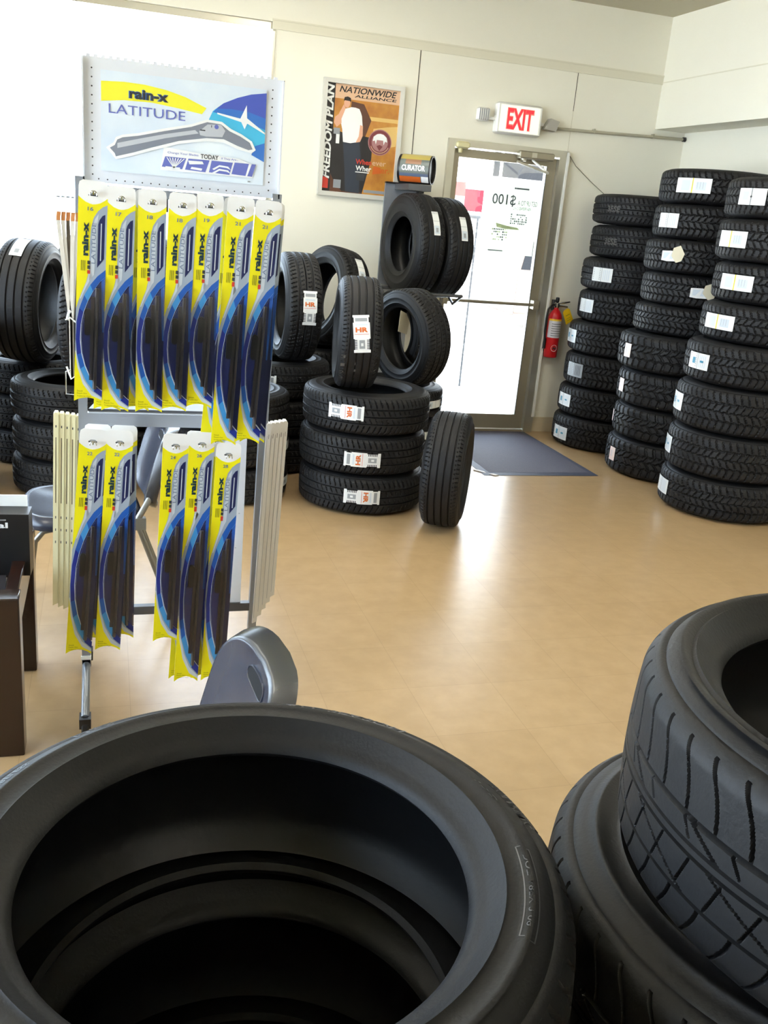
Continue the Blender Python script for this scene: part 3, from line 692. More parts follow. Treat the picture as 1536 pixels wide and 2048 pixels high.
# dark stacks by the window and under the poster, and how they differ
def stack(c, n, kind, what, group, W=None, sts=None, spin=0):
    Wd = KINDS[kind][3]; zs = (W/Wd) if W else 1
    for i in range(n):
        j = random.uniform(-.006, .006)
        st = (sts or {}).get(i, ())
        tire(kind, (c[0]+j, c[1]-j, Wd*zs*(i+.5)), 'black tire, '+nth(i, n, what), zs=zs, spin=spin+29*i, group=group, st=st)
stack((1.04, 5.80), 3, 'mid', 'the stack under the framed poster', 'tires under the framed poster', sts={2: [('hr', -118, 0, -90)]})
stack((1.76, 5.65), 3, 'mid', 'the stack just left of the glass door', 'tires left of the glass door', W=.195, sts={2: [('plain', -52, 0, -90)], 1: [('plain', -62, 0, -90)]})
stack((1.42, 6.42), 3, 'mid', 'the hidden stack against the back wall', 'tires against the back wall')
stack((.665, 5.16), 3, 'mid', 'the low stack right of the blade rack', 'tires right of the blade rack', W=.205, sts={1: [('plain', -20, 0, -90)], 0: [('plain', -20, 0, -90)]})
stack((-.17, 5.25), 3, 'mid', 'the stack left of the blade rack', 'tires left of the blade rack', W=.205)
stack((-.90, 5.22), 4, 'mid', 'the stack cut by the left picture edge', 'tires at the left picture edge', W=.226)
stack((-.42, 5.93), 3, 'mid', 'the window-side stack at far left', 'window-side tires at far left', W=.207)
stack((.33, 5.92), 3, 'mid', 'the window-side stack behind the blade rack', 'window-side tires behind the rack', W=.222)

# tires standing up on the stacks
tire('mid', (1.10, 5.67, 1.012), 'standing black tire with orange lettered label below the framed poster', az=181.2, scale=.975, st=[('hr', -85, -.02, -90)])
tire('mid', (1.455, 6.27, 1.03), 'black tire leaning on the wall behind, small label on its shoulder', az=200, tl=11, scale=1.0, st=[('plain', -50, -.02, -90)])
t = tire('rib', (1.295, 4.90, .676+.298), 'narrow ribbed tire standing on the front middle stack, chalk number on its shoulder', az=170.5, scale=.955, zs=1.08, st=[('hr', -84, .0, -84)])
def fmC(x, y, L):
    ang = R_(-104)+y/.30; return (.3115*math.cos(ang), .3115*math.sin(ang), .082-x)
b = B(fmC)
for k, ch in enumerate('3-23'): b.text(ch, 0, -.02-.05*k, .022, .018, MARK, 0)
for k, ch in enumerate('LI2C'): b.text(ch, .07, -.06-.045*k, .020, .016, MARK, 0)
b.build('chalk_marks', t)
tire('mid', (1.79, 5.48, .884), 'standing black tire left of the door, cream tag inside its opening', az=202, tl=-4, scale=.90)
tire('mid', (1.87, 5.90, .865), 'black tire added close behind the one with the cream tag', az=202, scale=.84)  # added so the opening of the tire before it looks dark
tg = B(); tg.prism([(-.035, -.06), (.045, -.075), (.05, .0), (.02, .05), (-.035, .065)], 0, .002, SCRM); o = tg.build('paper_tag', loc=(1.72, 5.42, .985), rot=(0, R_(4), R_(28)))
tag(o, 'cream paper tag hanging inside the standing tire left of the door', 'tag')
tire('disp', (2.03, 6.37, 1.405), 'left display tire on the metal stand by the door', az=189, scale=.985, zs=.86, group='display tires on the metal stand', st=[('plain', -62, -.02, -90)])
tire('disp', (2.245, 6.40, 1.395), 'right display tire on the metal stand, in front of the door frame', az=189, scale=.985, zs=.86, group='display tires on the metal stand', st=[('plain', -64, -.01, -90)])
t = tire('rib', (1.765, 4.54, .3125), 'bare ribbed tire standing alone on the floor before the door', az=-27, scale=1.0)
tire('rib', (-.41, 5.62, .962), 'standing black tire with paper label on its crown at far left', az=-14, tl=-2, scale=1.08, zs=1.08, st=[('plain', 25, -.01, 90)])
tire('mid', (-.13, 6.32, .97), 'standing tire behind the labelled one at far left', az=-16, scale=1.02)
tire('mid', (-.075, 5.17, .615+.325), 'standing tire half hidden behind the left post of the rack', az=168, scale=.985)
tire('mid', (.40, 5.90, 1.01), 'standing tire seen between the wiper packages', az=176, scale=1.0)

# tall stacks along the right wall
zt = [0.0, .240, .468, .718, .955, 1.187, 1.425, 1.658, 1.873]; xl = [3.36, 3.375, 3.39, 3.385, 3.43, 3.42, 3.455, 3.44]
s1 = [('teal', -174), ('teal', -179), ('grey', -170), ('teal', 172), ('silver', -176), ('silver', -156), None, None]
for i in range(8):
    w = zt[i+1]-zt[i]; st = ()
    if s1[i]: st = [(s1[i][0], s1[i][1], [(-.02), .0, .0, .0, .0, .0, 0, 0][i], -90)]
    extra = {0: 'with blue marked label', 1: 'with blue marked label', 2: 'with grey label', 3: 'with blue marked label', 4: 'with silver label', 5: 'with silver label', 6: 'without a label', 7: 'with faded tread print'}[i]
    t = tire('lt' if i not in (6, 7, 5) else 'ltp', (xl[i]+.388, 6.395, (zt[i]+zt[i+1])/2), 'tire %s, %s' % (extra, nth(i, 8, 'the stack beside the extinguisher')), zs=w/.232*.985, spin=17*i, group='tires of the stack beside the extinguisher', st=st)
    if i >= 6:
        sp0 = 17*i
        def fm7(x, y, L): ang = R_(-157-sp0)+x/.385; return (.3862*math.cos(ang), .3862*math.sin(ang), y)
        b = B(fm7); b.text('3ESE', 0, 0, .11, .045, MARK, 0, bold=.02); b.build('tread_print', t)
zt = [0.0, .259, .49, .735, .985, 1.18, 1.388, 1.602, 1.821, 2.039]; xl = [3.405, 3.42, 3.41, 3.375, 3.46, 3.48, 3.465, 3.49, 3.495]
s2 = [('pink', 178), ('pink', 153), ('pink', 172), ('pink', -178), None, ('torn', -124), ('torn', -158), ('silver', -171), ('yellow', -150)]
ex = ['with small white label', 'with small pale label', 'with narrow pink label', 'with square pink label', 'without a label', 'with crumpled label', 'with torn cream tag', 'with white label', 'with yellow striped label']
for i in range(9):
    w = zt[i+1]-zt[i]; at_ = i < 4; k = 'at' if at_ else 'lt'
    st = [(s2[i][0], s2[i][1], .0, -90)] if s2[i] else ()
    rr = .402 if at_ else .385
    tire(k, (xl[i]+rr+.003, 5.60 if at_ else 5.62, (zt[i]+zt[i+1])/2), '%s %s, %s' % ('knobby tire' if at_ else 'tire', ex[i], nth(i, 9, 'the right middle stack')), zs=w/KINDS[k][3]*.985, spin=19*i, group='tires of the middle stack at right', st=st)
zt = [0.0, .247, .52, .80, 1.05, 1.276, 1.509, 1.749, 1.977]; xl = [3.35, 3.352, 3.355, 3.37, 3.43, 3.465, 3.44, 3.45]
s3 = [('silver', 165), ('teal', 157), ('teal', 162), ('teal', -177), ('yellow', -173), ('yellow', -168), ('yellow', -178), ('split', -166)]
ex = ['with silver label', 'with blue lettered label', 'with folded blue lettered label', 'with wide blue lettered label', 'with long yellow-edged label', 'with short yellow-edged label', 'with yellow-barred label', 'with two-part white label']
for i in range(8):
    w = zt[i+1]-zt[i]
    st = [(s3[i][0], s3[i][1], .0, -90)] if s3[i] else ()
    tire('s3', (xl[i]+.394, 4.80, (zt[i]+zt[i+1])/2), 'tire %s, %s' % (ex[i], nth(i, 8, 'the right edge stack')), zs=w/.252*.985, spin=31*i, group='tires of the stack at the right picture edge', st=st)

# metal display stand with the drum sign on top
t = thing('display_stand', 'grey metal display stand holding two tires left of the door', 'stand', (2.037, 6.725, 0))
B().bx(-.13, .12, 0, .02, .05, 1.80, STEEL).bx(-.13, .125, -.012, .022, 1.80, 1.812, BLACKP).build('back_panel', t)
B().bx(-.06, .105, -.33, -.001, 1.762, 1.803, STEELD).bx(.105, .125, -.06, .02, 1.60, 1.80, BLACKP).build('bracket', t)
b = B(); b.tube([(-.16, -.525, 1.092), (.34, -.525, 1.092)], .012, STEELD); b.tube([(-.16, -.185, 1.092), (.34, -.185, 1.092)], .012, STEELD)
for x in (-.16, .34): b.tube([(x, -.525, 1.092), (x, -.355, 1.02), (x, -.185, 1.092)], .010, STEELD)
for x in (-.10, .10): b.tube([(x, -.185, 1.092), (x, .01, 1.092)], .012, STEELD)
b.build('cradle', t)
B().bx(-.16, .16, -.16, .05, 0, .05, STEELD).build('base', t, bevel=.006)
B().tube([(.125, -.03, 1.76), (.150, -.03, 1.76)], .009, BLACKP).build('knob', t)
t = thing('drum_sign', 'printed cylindrical sign lying on top of the display stand', 'sign', (2.045, 6.46, 1.899), (0, 0, R_(-32)))
MX = Matrix.Rotation(math.pi/2, 4, 'Y')
b = B(); b.lathe([(.085, -.115), (.094, -.115), (.094, .115), (.085, .115), (.083, .10), (0, .10)], BLACKP, 40, MX); b.lathe([(.085, -.115), (.083, -.10), (0, -.10)], BLACKP, 40, MX)
b.build('shell', t)
def fmD(x, y, L): a = y/.0955; return (x, -(.0955+L*.0006)*math.cos(a), (.0955+L*.0006)*math.sin(a))
b = B(fmD); b.rect(-.098, -.10, .105, .14, mat('drum_print_grey', (104, 112, 108), .3), 0, 2, 16); b.rect(-.098, .065, .105, .14, mat('drum_print_ochre', (178, 160, 84), .3), 1, 2, 8)
b.rect(-.098, -.10, .05, -.052, ORG, 1, 2, 6); b.rect(.055, -.10, .105, -.048, CWH, 1, 1, 4); b.rect(-.098, -.05, .105, -.03, mat('drum_print_blue', (92, 104, 130), .3), 1, 1, 2)
b.rect(-.06, .03, .05, .065, mat('drum_print_rust', (150, 110, 84), .3), 1, 1, 4); b.text('CURATOR', .0, .005, .165, .036, CWH, 3, bold=.03)
b.build('printed_wrap', t)
# ================================================================== WIPER BLADE RACK
rk = thing('display_rack', 'grey wheeled metal rack with a wiper blade advertisement on top', 'rack', (.2, 2.85, 0))
def post(x0, x1):
    B().bx(x0-.2-.014, x1-.2+.014, -.012, .012, .12, 1.635, STEEL)
for nm, xt, xb in (('post', -.070, -.072), ('post', .480, .462)):
    b = B(); b.add([(xb-.213, -.012, .13), (xb-.187, -.012, .13), (xb-.187, .012, .13), (xb-.213, .012, .13), (xt-.213, -.012, 1.63), (xt-.187, -.012, 1.63), (xt-.187, .012, 1.63), (xt-.213, .012, 1.63)],
                   [(0, 3, 2, 1), (4, 5, 6, 7), (0, 1, 5, 4), (1, 2, 6, 5), (2, 3, 7, 6), (3, 0, 4, 7)], STEEL, False)
    b.build(nm, rk)
B().bx(-.262, .262, -.014, .010, .925, .965, STEEL).build('crossbar', rk)
B().bx(-.262, .262, -.010, .014, .298, .326, STEELD).build('crossbar', rk)
B().bx(-.262, .270, -.020, -.012, 1.588, 1.612, STEEL).build('crossbar', rk)
b = B(); b.flat([(0, 0), (1, 0), (1, 1)], STEELD)
b = B(); b.add([(-.255, .012, .972), (.25, .012, .972), (.20, .17, .985), (.05, .20, .988), (-.12, .19, .987), (-.22, .15, .984), (-.255, .012, .962), (.25, .012, .962), (.20, .17, .975), (.05, .20, .978), (-.12, .19, .977), (-.22, .15, .974)],
               [(0, 1, 2, 3, 4, 5), (11, 10, 9, 8, 7, 6), (0, 6, 7, 1), (1, 7, 8, 2), (2, 8, 9, 3), (3, 9, 10, 4), (4, 10, 11, 5), (5, 11, 6, 0)], STEELD, False); b.build('shelf', rk)
for xf in (-.272, .262):
    b = B(); b.tube([(xf, -.235, .062), (xf, -.12, .082), (xf, 0, .13), (xf, .12, .082), (xf, .215, .062)], .013, STEEL, 10); b.bx(xf-.012, xf+.012, -.012, .012, .10, .15, STEEL)
    ft = b.build('foot', rk)
    for yf in (-.235, .215):
        q = B(); q.lathe([(0, -.011), (.024, -.011), (.030, -.007), (.030, .007), (.024, .011), (0, .011)], BLACKP, 20, Matrix.Translation((xf, yf, .030)) @ Matrix.Rotation(math.pi/2, 4, 'Y'))
        q.bx(xf-.017, xf+.017, yf-.02, yf+.026, .035, .068, BLACKP); q.build('caster', ft)
    B().bx(xf-.016, xf+.016, -.018, -.010, .148, .160, WHITE).build('clip', rk)
# perforated header with its printed insert
b = B(); HX0, HX1, HZ0, HZ1 = -.062, .486, 1.617, 1.936
WPM = mat('white_powder_coat', (226, 230, 238), .4)
b.bx(HX0-.2, HX1-.2, 0, .006, HZ0, HZ1, WPM); b.bx(HX1-.2-.004, HX1-.2, -.012, .03, HZ0, HZ1-.004, WPM); b.bx(HX0-.2, HX0-.2+.004, -.012, .03, HZ0, HZ1-.004, WPM)
b.bx(HX1-.2, HX1-.2+.0015, .0, .03, HZ0+.004, HZ1, BLACKP)
fm0 = lambda x, y, L: (x-.2, -.0006-L*.0006, y)
b.fmap = fm0
for k in range(13): disc(b, .4545, 1.638+k*.0225, .0022, SDK, 0, 8); disc(b, -.036, 1.638+k*.0225, .0022, SDK, 0, 8)
for k in range(20): disc(b, -.02+k*.0235, 1.627, .0020, SDK, 0, 8)
for k in range(27): b.bx(-.050-.2+k*.0195, -.050-.2+k*.0195+.010, 0, .006, HZ1, HZ1+.006, WPM)
hd = b.build('header_panel', rk)
b = B(lambda x, y, L: (x-.2, -.004-L*.0006, y))
HB = mat('ad_sky', (206, 222, 242), .35, noise=(5, (238, 246, 252), .28)); HC = mat('ad_cyan', (74, 190, 232), .35); HD = mat('ad_blue', (56, 118, 204), .35); HP = mat('ad_violet_blue', (74, 92, 190), .35)
HG = mat('ad_grey', (132, 138, 152), .35); HGL = mat('ad_grey_light', (196, 200, 208), .35); HYE = mat('ad_yellow', (246, 240, 60), .35); HIN = mat('ad_indigo', (104, 114, 190), .35)
ix0, ix1, iz0, iz1 = -.013, .437, 1.650, 1.906
b.bx(ix0-.2, ix1-.2, -.0035, -.001, iz0, iz1, WPM); b.rect(ix0, iz0, ix1, iz1, HB, 0)
b.flat([(-.012, 1.878), (.048, 1.882), (.102, 1.881), (.16, 1.874), (.212, 1.862), (.270, 1.840), (.258, 1.823), (.194, 1.831), (.121, 1.838), (.048, 1.836), (-.012, 1.828)], HYE, 1)
b.text('rain-x', .113, 1.855, .106, .026, HD, 2, bold=.05); b.text('rain-x', .114, 1.8545, .104, .0245, SDK, 3, bold=.035)
b.text('LATITUDE', .110, 1.812, .205, .024, HIN, 2)
arc = [(.437, 1.897), (.393, 1.889), (.355, 1.876), (.317, 1.858), (.288, 1.835), (.275, 1.806)]
b.flat(arc+[(.30, 1.79), (.39, 1.745), (.437, 1.715)], HC, 1)
b.flat([(.437, 1.897), (.393, 1.889), (.355, 1.876), (.317, 1.858), (.298, 1.842), (.34, 1.845), (.39, 1.842), (.437, 1.83)], HP, 2); b.flat([(.298, 1.842), (.34, 1.845), (.39, 1.842), (.437, 1.83), (.437, 1.80), (.36, 1.822), (.288, 1.832)], HD, 2.2)
b.flat([(.437, 1.765), (.41, 1.755), (.40, 1.73), (.437, 1.714)], HD, 2)
b.flat([(.30, 1.832), (.365, 1.823), (.372, 1.838), (.382, 1.860), (.384, 1.826), (.437, 1.792), (.437, 1.788), (.385, 1.812), (.378, 1.796), (.368, 1.814), (.30, 1.828)], CWH, 3)
b.flat([(.000, 1.711), (.020, 1.726), (.026, 1.740), (.044, 1.748), (.085, 1.756), (.158, 1.776), (.229, 1.794), (.273, 1.811), (.314, 1.809), (.34, 1.793), (.37, 1.782), (.400, 1.766), (.412, 1.744), (.400, 1.734), (.36, 1.741), (.32, 1.755), (.271, 1.754), (.196, 1.739), (.121, 1.714), (.074, 1.697), (.026, 1.682), (.015, 1.695)], CWH, 3.5)
b.flat([(.01, 1.711), (.023, 1.719), (.03, 1.734), (.044, 1.741), (.085, 1.749), (.158, 1.769), (.229, 1.787), (.273, 1.804), (.312, 1.802), (.335, 1.787), (.366, 1.776), (.394, 1.762), (.403, 1.745), (.391, 1.742), (.36, 1.75), (.32, 1.764), (.271, 1.762), (.196, 1.747), (.121, 1.722), (.074, 1.705), (.026, 1.69), (.023, 1.698)], HG, 4)
b.flat([(.03, 1.725), (.085, 1.741), (.158, 1.761), (.24, 1.780), (.25, 1.772), (.158, 1.750), (.085, 1.728), (.03, 1.712)], HGL, 4.5)
b.flat([(.251, 1.778), (.274, 1.798), (.312, 1.801), (.324, 1.786), (.316, 1.769), (.271, 1.766), (.254, 1.768)], HGL, 5)
disc(b, .299, 1.794, .006, HIN, 6, 12); b.rect(.284, 1.791, .286, 1.797, SDK, 6); b.rect(.254, 1.780, .268, 1.783, SDK, 6)
b.flat([(.155, 1.728), (.25, 1.720), (.363, 1.716), (.412, 1.701), (.406, 1.668), (.146, 1.666)], CWH, 5)
b.text('Change Your Blades', .208, 1.7135, .085, .007, HIN, 6); b.text('TODAY', .282, 1.7128, .050, .012, SDK, 6, bold=.02); b.text('If They Are...', .339, 1.7115, .048, .007, HIN, 6)
for q in ([(.159, 1.703), (.217, 1.703), (.206, 1.673), (.15, 1.675)], [(.223, 1.703), (.282, 1.704), (.271, 1.671), (.214, 1.673)], [(.288, 1.704), (.348, 1.704), (.339, 1.67), (.281, 1.672)], [(.353, 1.705), (.414, 1.705), (.404, 1.671), (.345, 1.673)]):
    b.flat(q, HIN, 6)
for k in range(7): b.flat([(.182, 1.674), (.184, 1.674), (.165+k*.008, 1.701), (.162+k*.008, 1.701)], CWH, 7)
b.flat([(.222, 1.698), (.262, 1.699), (.266, 1.692), (.226, 1.688)], CWH, 7); b.flat([(.229, 1.676), (.26, 1.674), (.262, 1.680), (.232, 1.682)], CWH, 7)
for dz in (0, -.010): b.flat([(.29, 1.682+dz), (.31, 1.694+dz), (.335, 1.692+dz), (.342, 1.684+dz), (.33, 1.688+dz), (.31, 1.689+dz), (.295, 1.679+dz)], CWH, 7)
b.flat([(.394, 1.705), (.402, 1.705), (.390, 1.671), (.385, 1.671)], CWH, 7); b.rect(.160, 1.673, .200, 1.677, CWH, 7); b.rect(.392, 1.655, .400, 1.659, SGRY, 6)
b.build('advertisement', hd)
# white worn strip card behind the lower right packages
b = B(lambda x, y, L: (x-.2, -L*.0006, y)); b.bx(.150, .222, 0, .012, .326, .925, WPM)
b.bx(.140, .150, -.002, .012, .326, .90, STEEL); b.flat([(.372, .90), (.380, .88), (.383, .84), (.379, .78), (.369, .72), (.366, .72), (.374, .78), (.376, .84), (.374, .88)], SDK, 1)
b.flat([(.377, .87), (.379, .86), (.376, .80), (.373, .76), (.371, .76), (.374, .80)], CWH, 2)
for k in range(14):
    x = random.uniform(.368, .405); z = random.uniform(.52, .66); b.rect(x, z, x+random.uniform(.004, .012), z+.0016, SGRY, 1)
b.build('side_panel', rk)

# ---- wiper packages
PKW = .075
def cardmesh(num, Lc):
    k = .222/750.0; Ltop = 710*k
    def D(u): return -(u-40)*k if u <= 750 else -(Ltop+(u-750)/(1955-750)*(Lc-Ltop))
    def P(lst): return [((x-.5)*PKW, D(u)) for x, u in lst]
    b = B(lambda x, y, L: (x, -.0008-L*.00035, y))
    top = [(.0, 20), (.03, -15), (.14, -33), (.86, -33), (.97, -15), (1.0, 20)]
    bot = [(1, 1955), (.85, 1935), (.66, 1922), (.5, 1917), (.34, 1922), (.15, 1935), (0, 1955)]
    b.prism(P(top+bot), 0, .0010, CWH)
    b.flat(P(top+[(1, 200), (0, 200)]), CWH, 0)
    arc_ = [(0, 108), (.1, 130), (.25, 155), (.4, 168), (.5, 172), (.6, 168), (.75, 155), (.9, 130), (1, 108)]
    b.flat(P(arc_+bot), YEL, 1)
    b.rect(-.012, D(100), .012, D(88), SDK, 1); b.flat([(-.012, D(88)), (-.006, D(72)), (.006, D(72)), (.012, D(88))], SGRY, 1)
    sil = [(1, 165), (.85, 185), (.68, 225), (.54, 285), (.46, 370), (.43, 470), (.42, 700), (.40, 780), (.33, 860), (.22, 930), (.09, 1020), (0, 1100), (0, 1480), (.10, 1640), (.30, 1790), (.62, 1895), (1, 1935)]
    b.flat(P(sil), CSIL, 2)
    b.flat(P([(.50, 380), (.58, 300), (.70, 250), (.66, 380), (.62, 700), (.60, 790), (.42, 850), (.47, 760)]), CSIL2, 3)
    b.flat(P([(.42, 780), (.36, 850), (.24, 930), (.12, 1010), (.16, 1010), (.34, 900), (.56, 800)]), CSIL2, 3)
    b.flat(P([(0, 1485), (.04, 1485), (.14, 1620), (.33, 1750), (.60, 1850), (1, 1915), (1, 1935), (.62, 1895), (.30, 1790), (.10, 1640)]), CSIL2, 3)
    b.flat(P([(.70, 340), (.74, 300), (.84, 262), (.93, 250), (.93, 640), (.70, 725)]), CNAV, 3); b.rect((.79-.5)*PKW, D(660), (.825-.5)*PKW, D(330), CSIL2, 4)
    out = [(1, 735), (.72, 800), (.48, 880), (.28, 975), (.12, 1095), (.03, 1220), (.015, 1380), (.07, 1520), (.20, 1650), (.42, 1765), (.70, 1855), (1, 1905)]
    inn = [(1, 800), (.80, 850), (.58, 935), (.40, 1030), (.26, 1130), (.18, 1240), (.165, 1380), (.22, 1505), (.35, 1620), (.54, 1725), (.78, 1805), (1, 1850)]
    cols = [CBL2, CBL2, CBL1, CBL2, CBL3, CBL3, CBL3, CBL2, CBL1, CBL1, CBL3]
    for i in range(11): b.flat(P([out[i], out[i+1], inn[i+1], inn[i]]), cols[i], 4)
    for i in range(11):
        a, c = inn[i], inn[i+1]; b.flat(P([a, c, (c[0]+.02, c[1]-6), (a[0]+.02, a[1]-6)]), CSIL2, 6)
    b.flat(P(inn), CNAV, 5)
    b.flat(P([(.86, 830), (1, 800), (1, 1300), (.94, 1300)]), CBL2, 5.5); b.flat(P([(.90, 1300), (1, 1300), (1, 1850), (.90, 1825)]), CNAV, 5.6)  # blue strip paints the glimmer along the blister's right edge
    b.text('rain-x', (.27-.5)*PKW, (D(330)+D(625))/2, .222*295/750, .22*PKW, CINK, 7, rot=90, bold=.05)
    b.text('LATITUDE', (.56-.5)*PKW, (D(330)+D(690))/2, .222*360/750, .14*PKW, CGRY, 7, rot=90)
    b.text(num, (.42-.5)*PKW, D(212), .20*PKW, .0100, CGRY, 7, bold=.02)
    for x in (.14, .20, .26): b.rect((x-.5)*PKW, D(760), (x-.475)*PKW, D(668), COLV, 7)
    for i, mt in enumerate((SDK, SDK, SREDL)): b.rect((.36-.5)*PKW, D(700+i*42), (.46-.5)*PKW, D(668+i*42), mt, 7)
    for i, s_ in enumerate(('Smooth', 'Repels Dirt', 'Traditional Wiper')):
        w = [.2, .36, .52][i]; b.text(s_, (.10+w/2-.5)*PKW, -(Lc-.030+i*.0075-.0), w*PKW, .0045, COLV, 7)
    card = b.build('card').data
    q = B(); bp = P([(.985, 812), (.80, 860), (.60, 942), (.42, 1036), (.29, 1135), (.21, 1245), (.195, 1380), (.25, 1500), (.37, 1612), (.56, 1715), (.79, 1795), (.985, 1835)])
    cx = sum(p[0] for p in bp)/12; cz = sum(p[1] for p in bp)/12
    inner = [(cx+(p[0]-cx)*.93, cz+(p[1]-cz)*.985) for p in bp]
    n = 12; vs_ = [(p[0], -.004, p[1]) for p in bp]+[(p[0], -.016, p[1]) for p in inner]
    fs_ = [(i, (i+1) % n, (i+1) % n+n, i+n) for i in range(n)]
    q.add(vs_, fs_, CLEAR, False); tr_ = geometry.tessellate_polygon([[Vector((p[0], p[1], 0)) for p in inner]]); q.add([(p[0], -.016, p[1]) for p in inner], [tuple(t) for t in tr_], CLEAR, False)
    bl = q.build('blister').data
    w = B(); z0, z1 = D(1830), D(905)
    x = (.72-.5)*PKW; w.add([(x-.0055, -.004, z0), (x+.0055, -.004, z0), (x+.0035, -.012, z0), (x-.002, -.014, z0), (x-.0055, -.004, z1), (x+.0055, -.004, z1), (x+.0035, -.012, z1), (x-.002, -.014, z1)],
                            [(0, 1, 2, 3), (7, 6, 5, 4), (0, 4, 5, 1), (1, 5, 6, 2), (2, 6, 7, 3), (3, 7, 4, 0)], BLADE2, False)
    w.bx((.52-.5)*PKW, (.64-.5)*PKW, -.010, -.004, D(1745), D(985), BLADE)
    wb = w.build('wiper_blade').data
    c = B(); zc = D(1210); h = .028; pr = [((.42-.5)*PKW+.009*math.cos(a*math.pi/6), zc+(h if a <= 6 else -h)+.009*math.sin(a*math.pi/6)) for a in range(12)]
    c.prism(pr, -.014, -.004, BLACKP); cn = c.build('connector').data
    for o in list(bpy.data.objects):
        if o.users_collection and o.data in (card, bl, wb, cn): bpy.data.objects.remove(o)
    return card, bl, wb, cn
CM = {}
def package(num, x, z, Lc, roll, y, label, grp):
    key = (num, round(Lc, 3))
    if key not in CM: CM[key] = cardmesh(num, Lc)
    t = thing('wiper_package', label, 'package', (x, y, z), (0, R_(roll), R_(random.uniform(-2, 2))), grp)
    o = {}
    for nm, d in zip(('card', 'blister', 'wiper_blade', 'connector'), CM[key]):
        q = bpy.data.objects.new(nm, d); COL.objects.link(q); q.parent = o.get('wiper_blade', t) if nm == 'connector' else t; o[nm] = q
G1 = 'wiper packages on the upper hooks'; G2 = 'wiper packages on the lower hooks'
U = [('16', -.033, 1.599, .575, 2.1), ('17', .039, 1.591, .593, 1.9), ('18', .120, 1.590, .592, .6), ('18', .201, 1.588, .585, 1.8), ('19', .274, 1.594, .580, 1.8), ('21', .360, 1.592, .690, 2.3), ('21', .437, 1.589, .681, 3.0)]
UL = ['leftmost', 'second from left', 'third from left', 'in the middle', 'third from right', 'second from right', 'rightmost']
for (n_, x, z, L_, r_), lb in zip(U, UL): package(n_, x, z, L_, r_, 2.72, 'front wiper package marked %s, %s on the upper hooks' % (n_, lb), G1)
for (n_, x, z, L_, r_), lb in zip([('17', .031, 1.587, .593, 3.2), ('18', .112, 1.586, .590, 3.4), ('21', .352, 1.586, .690, 4.2), ('21', .450, 1.586, .681, 2.4)],
                                  ['second from left', 'third from left', 'second from right', 'rightmost']):
    package(n_, x, z, L_, r_, 2.745, 'rear wiper package peeking out behind the %s on the upper hooks' % lb, G1)
Lw = [('22', -.041, .922, .694, 4.2), ('22', .034, .920, .684, 3.3), ('24', .193, .913, .654, 2.1), ('26', .270, .919, .808, 2.4), ('28', .349, .887, .778, 2.0)]
LL = ['leftmost', 'second from left', 'in the middle', 'second from right', 'rightmost']
for (n_, x, z, L_, r_), lb in zip(Lw, LL): package(n_, x, z, L_, r_, 2.72, 'front wiper package marked %s, %s on the lower hooks' % (n_, lb), G2)
for (n_, x, z, L_, r_), lb in zip([('22', -.028, .930, .675, 2.0), ('22', .046, .928, .665, .9), ('26', .263, .915, .808, 3.0), ('28', .343, .882, .778, 2.8)],
                                  ['leftmost', 'second from left', 'second from right', 'rightmost']):
    package(n_, x, z, L_, r_, 2.748, 'rear wiper package peeking out behind the %s on the lower hooks' % lb, G2)
hk = [(x, z-.010) for _, x, z, _, _ in U]+[(x, z-.016) for _, x, z, _, _ in Lw]
for (x, z) in hk:
    b = B(); b.tube([(x-.2, -.015, z), (x-.2, -.150, z-.002), (x-.2, -.158, z+.006)], .0022, CHROME, 8)
    b.tube([(x-.2+.009*math.cos(a), -.148, z-.003+.009*math.sin(a)) for a in [math.pi*k/8 for k in range(-1, 10)]], .0017, CHROME, 6)
    b.build('hook', rk)
for x in (.005, .080, .160, .238, .317):
    B().bx(x-.2-.004, x-.2+.004, -.10, -.012, 1.555, 1.590, STEELD).build('hook_spacer', rk)

# slotted plastic strips hanging at both sides of the rack
def strip(x, y, z, Lc, mt, label, grp, rz=0, slot=True):
    t = thing('plastic_strip', label, 'plastic strip', (x, y, z), (0, R_(1.5), R_(rz)), grp)
    b = B(lambda X_, Y_, L: (X_, -.0162-L*.0004, Y_))
    b.prism([(-.0075, -Lc), (.0075, -Lc+.008), (.0075, -.006), (.004, 0), (-.004, 0), (-.0075, -.006)], -.016, .016, mt)
    if slot: b.rect(-.0012, -.28, .0012, -.075, mat('slot_shadow_brown', (96, 84, 60), .8), 1); b.rect(-.0015, -.045, .0015, -.038, SDK, 1); [b.rect(-.0012, -.33-k*.04, .0012, -.322-k*.04, SDK, 1) for k in range(3)]
    else:
        b.rect(-.0045, -Lc+.02, -.0035, -.04, SGRY, 1); b.rect(.001, -.05, .0022, -.035, SDK, 1)
    b.build('strip', t)
for k in range(5): strip(-.146+k*.0155, 2.845+k*.004, .965-.003*k, .62+.006*k, CREAM, 'cream slotted plastic strip hanging left of the rack, %s from the left' % ['first', 'second', 'third', 'fourth', 'fifth'][k], 'plastic strips left of the rack')
for k in range(5): strip(.487+k*.0142, 2.845+k*.006, .945+.001*k, .69-.020*k, CREAM2, 'pale plastic strip hanging right of the rack, %s from the left' % ['first', 'second', 'third', 'fourth', 'fifth'][k], 'plastic strips right of the rack', slot=False)

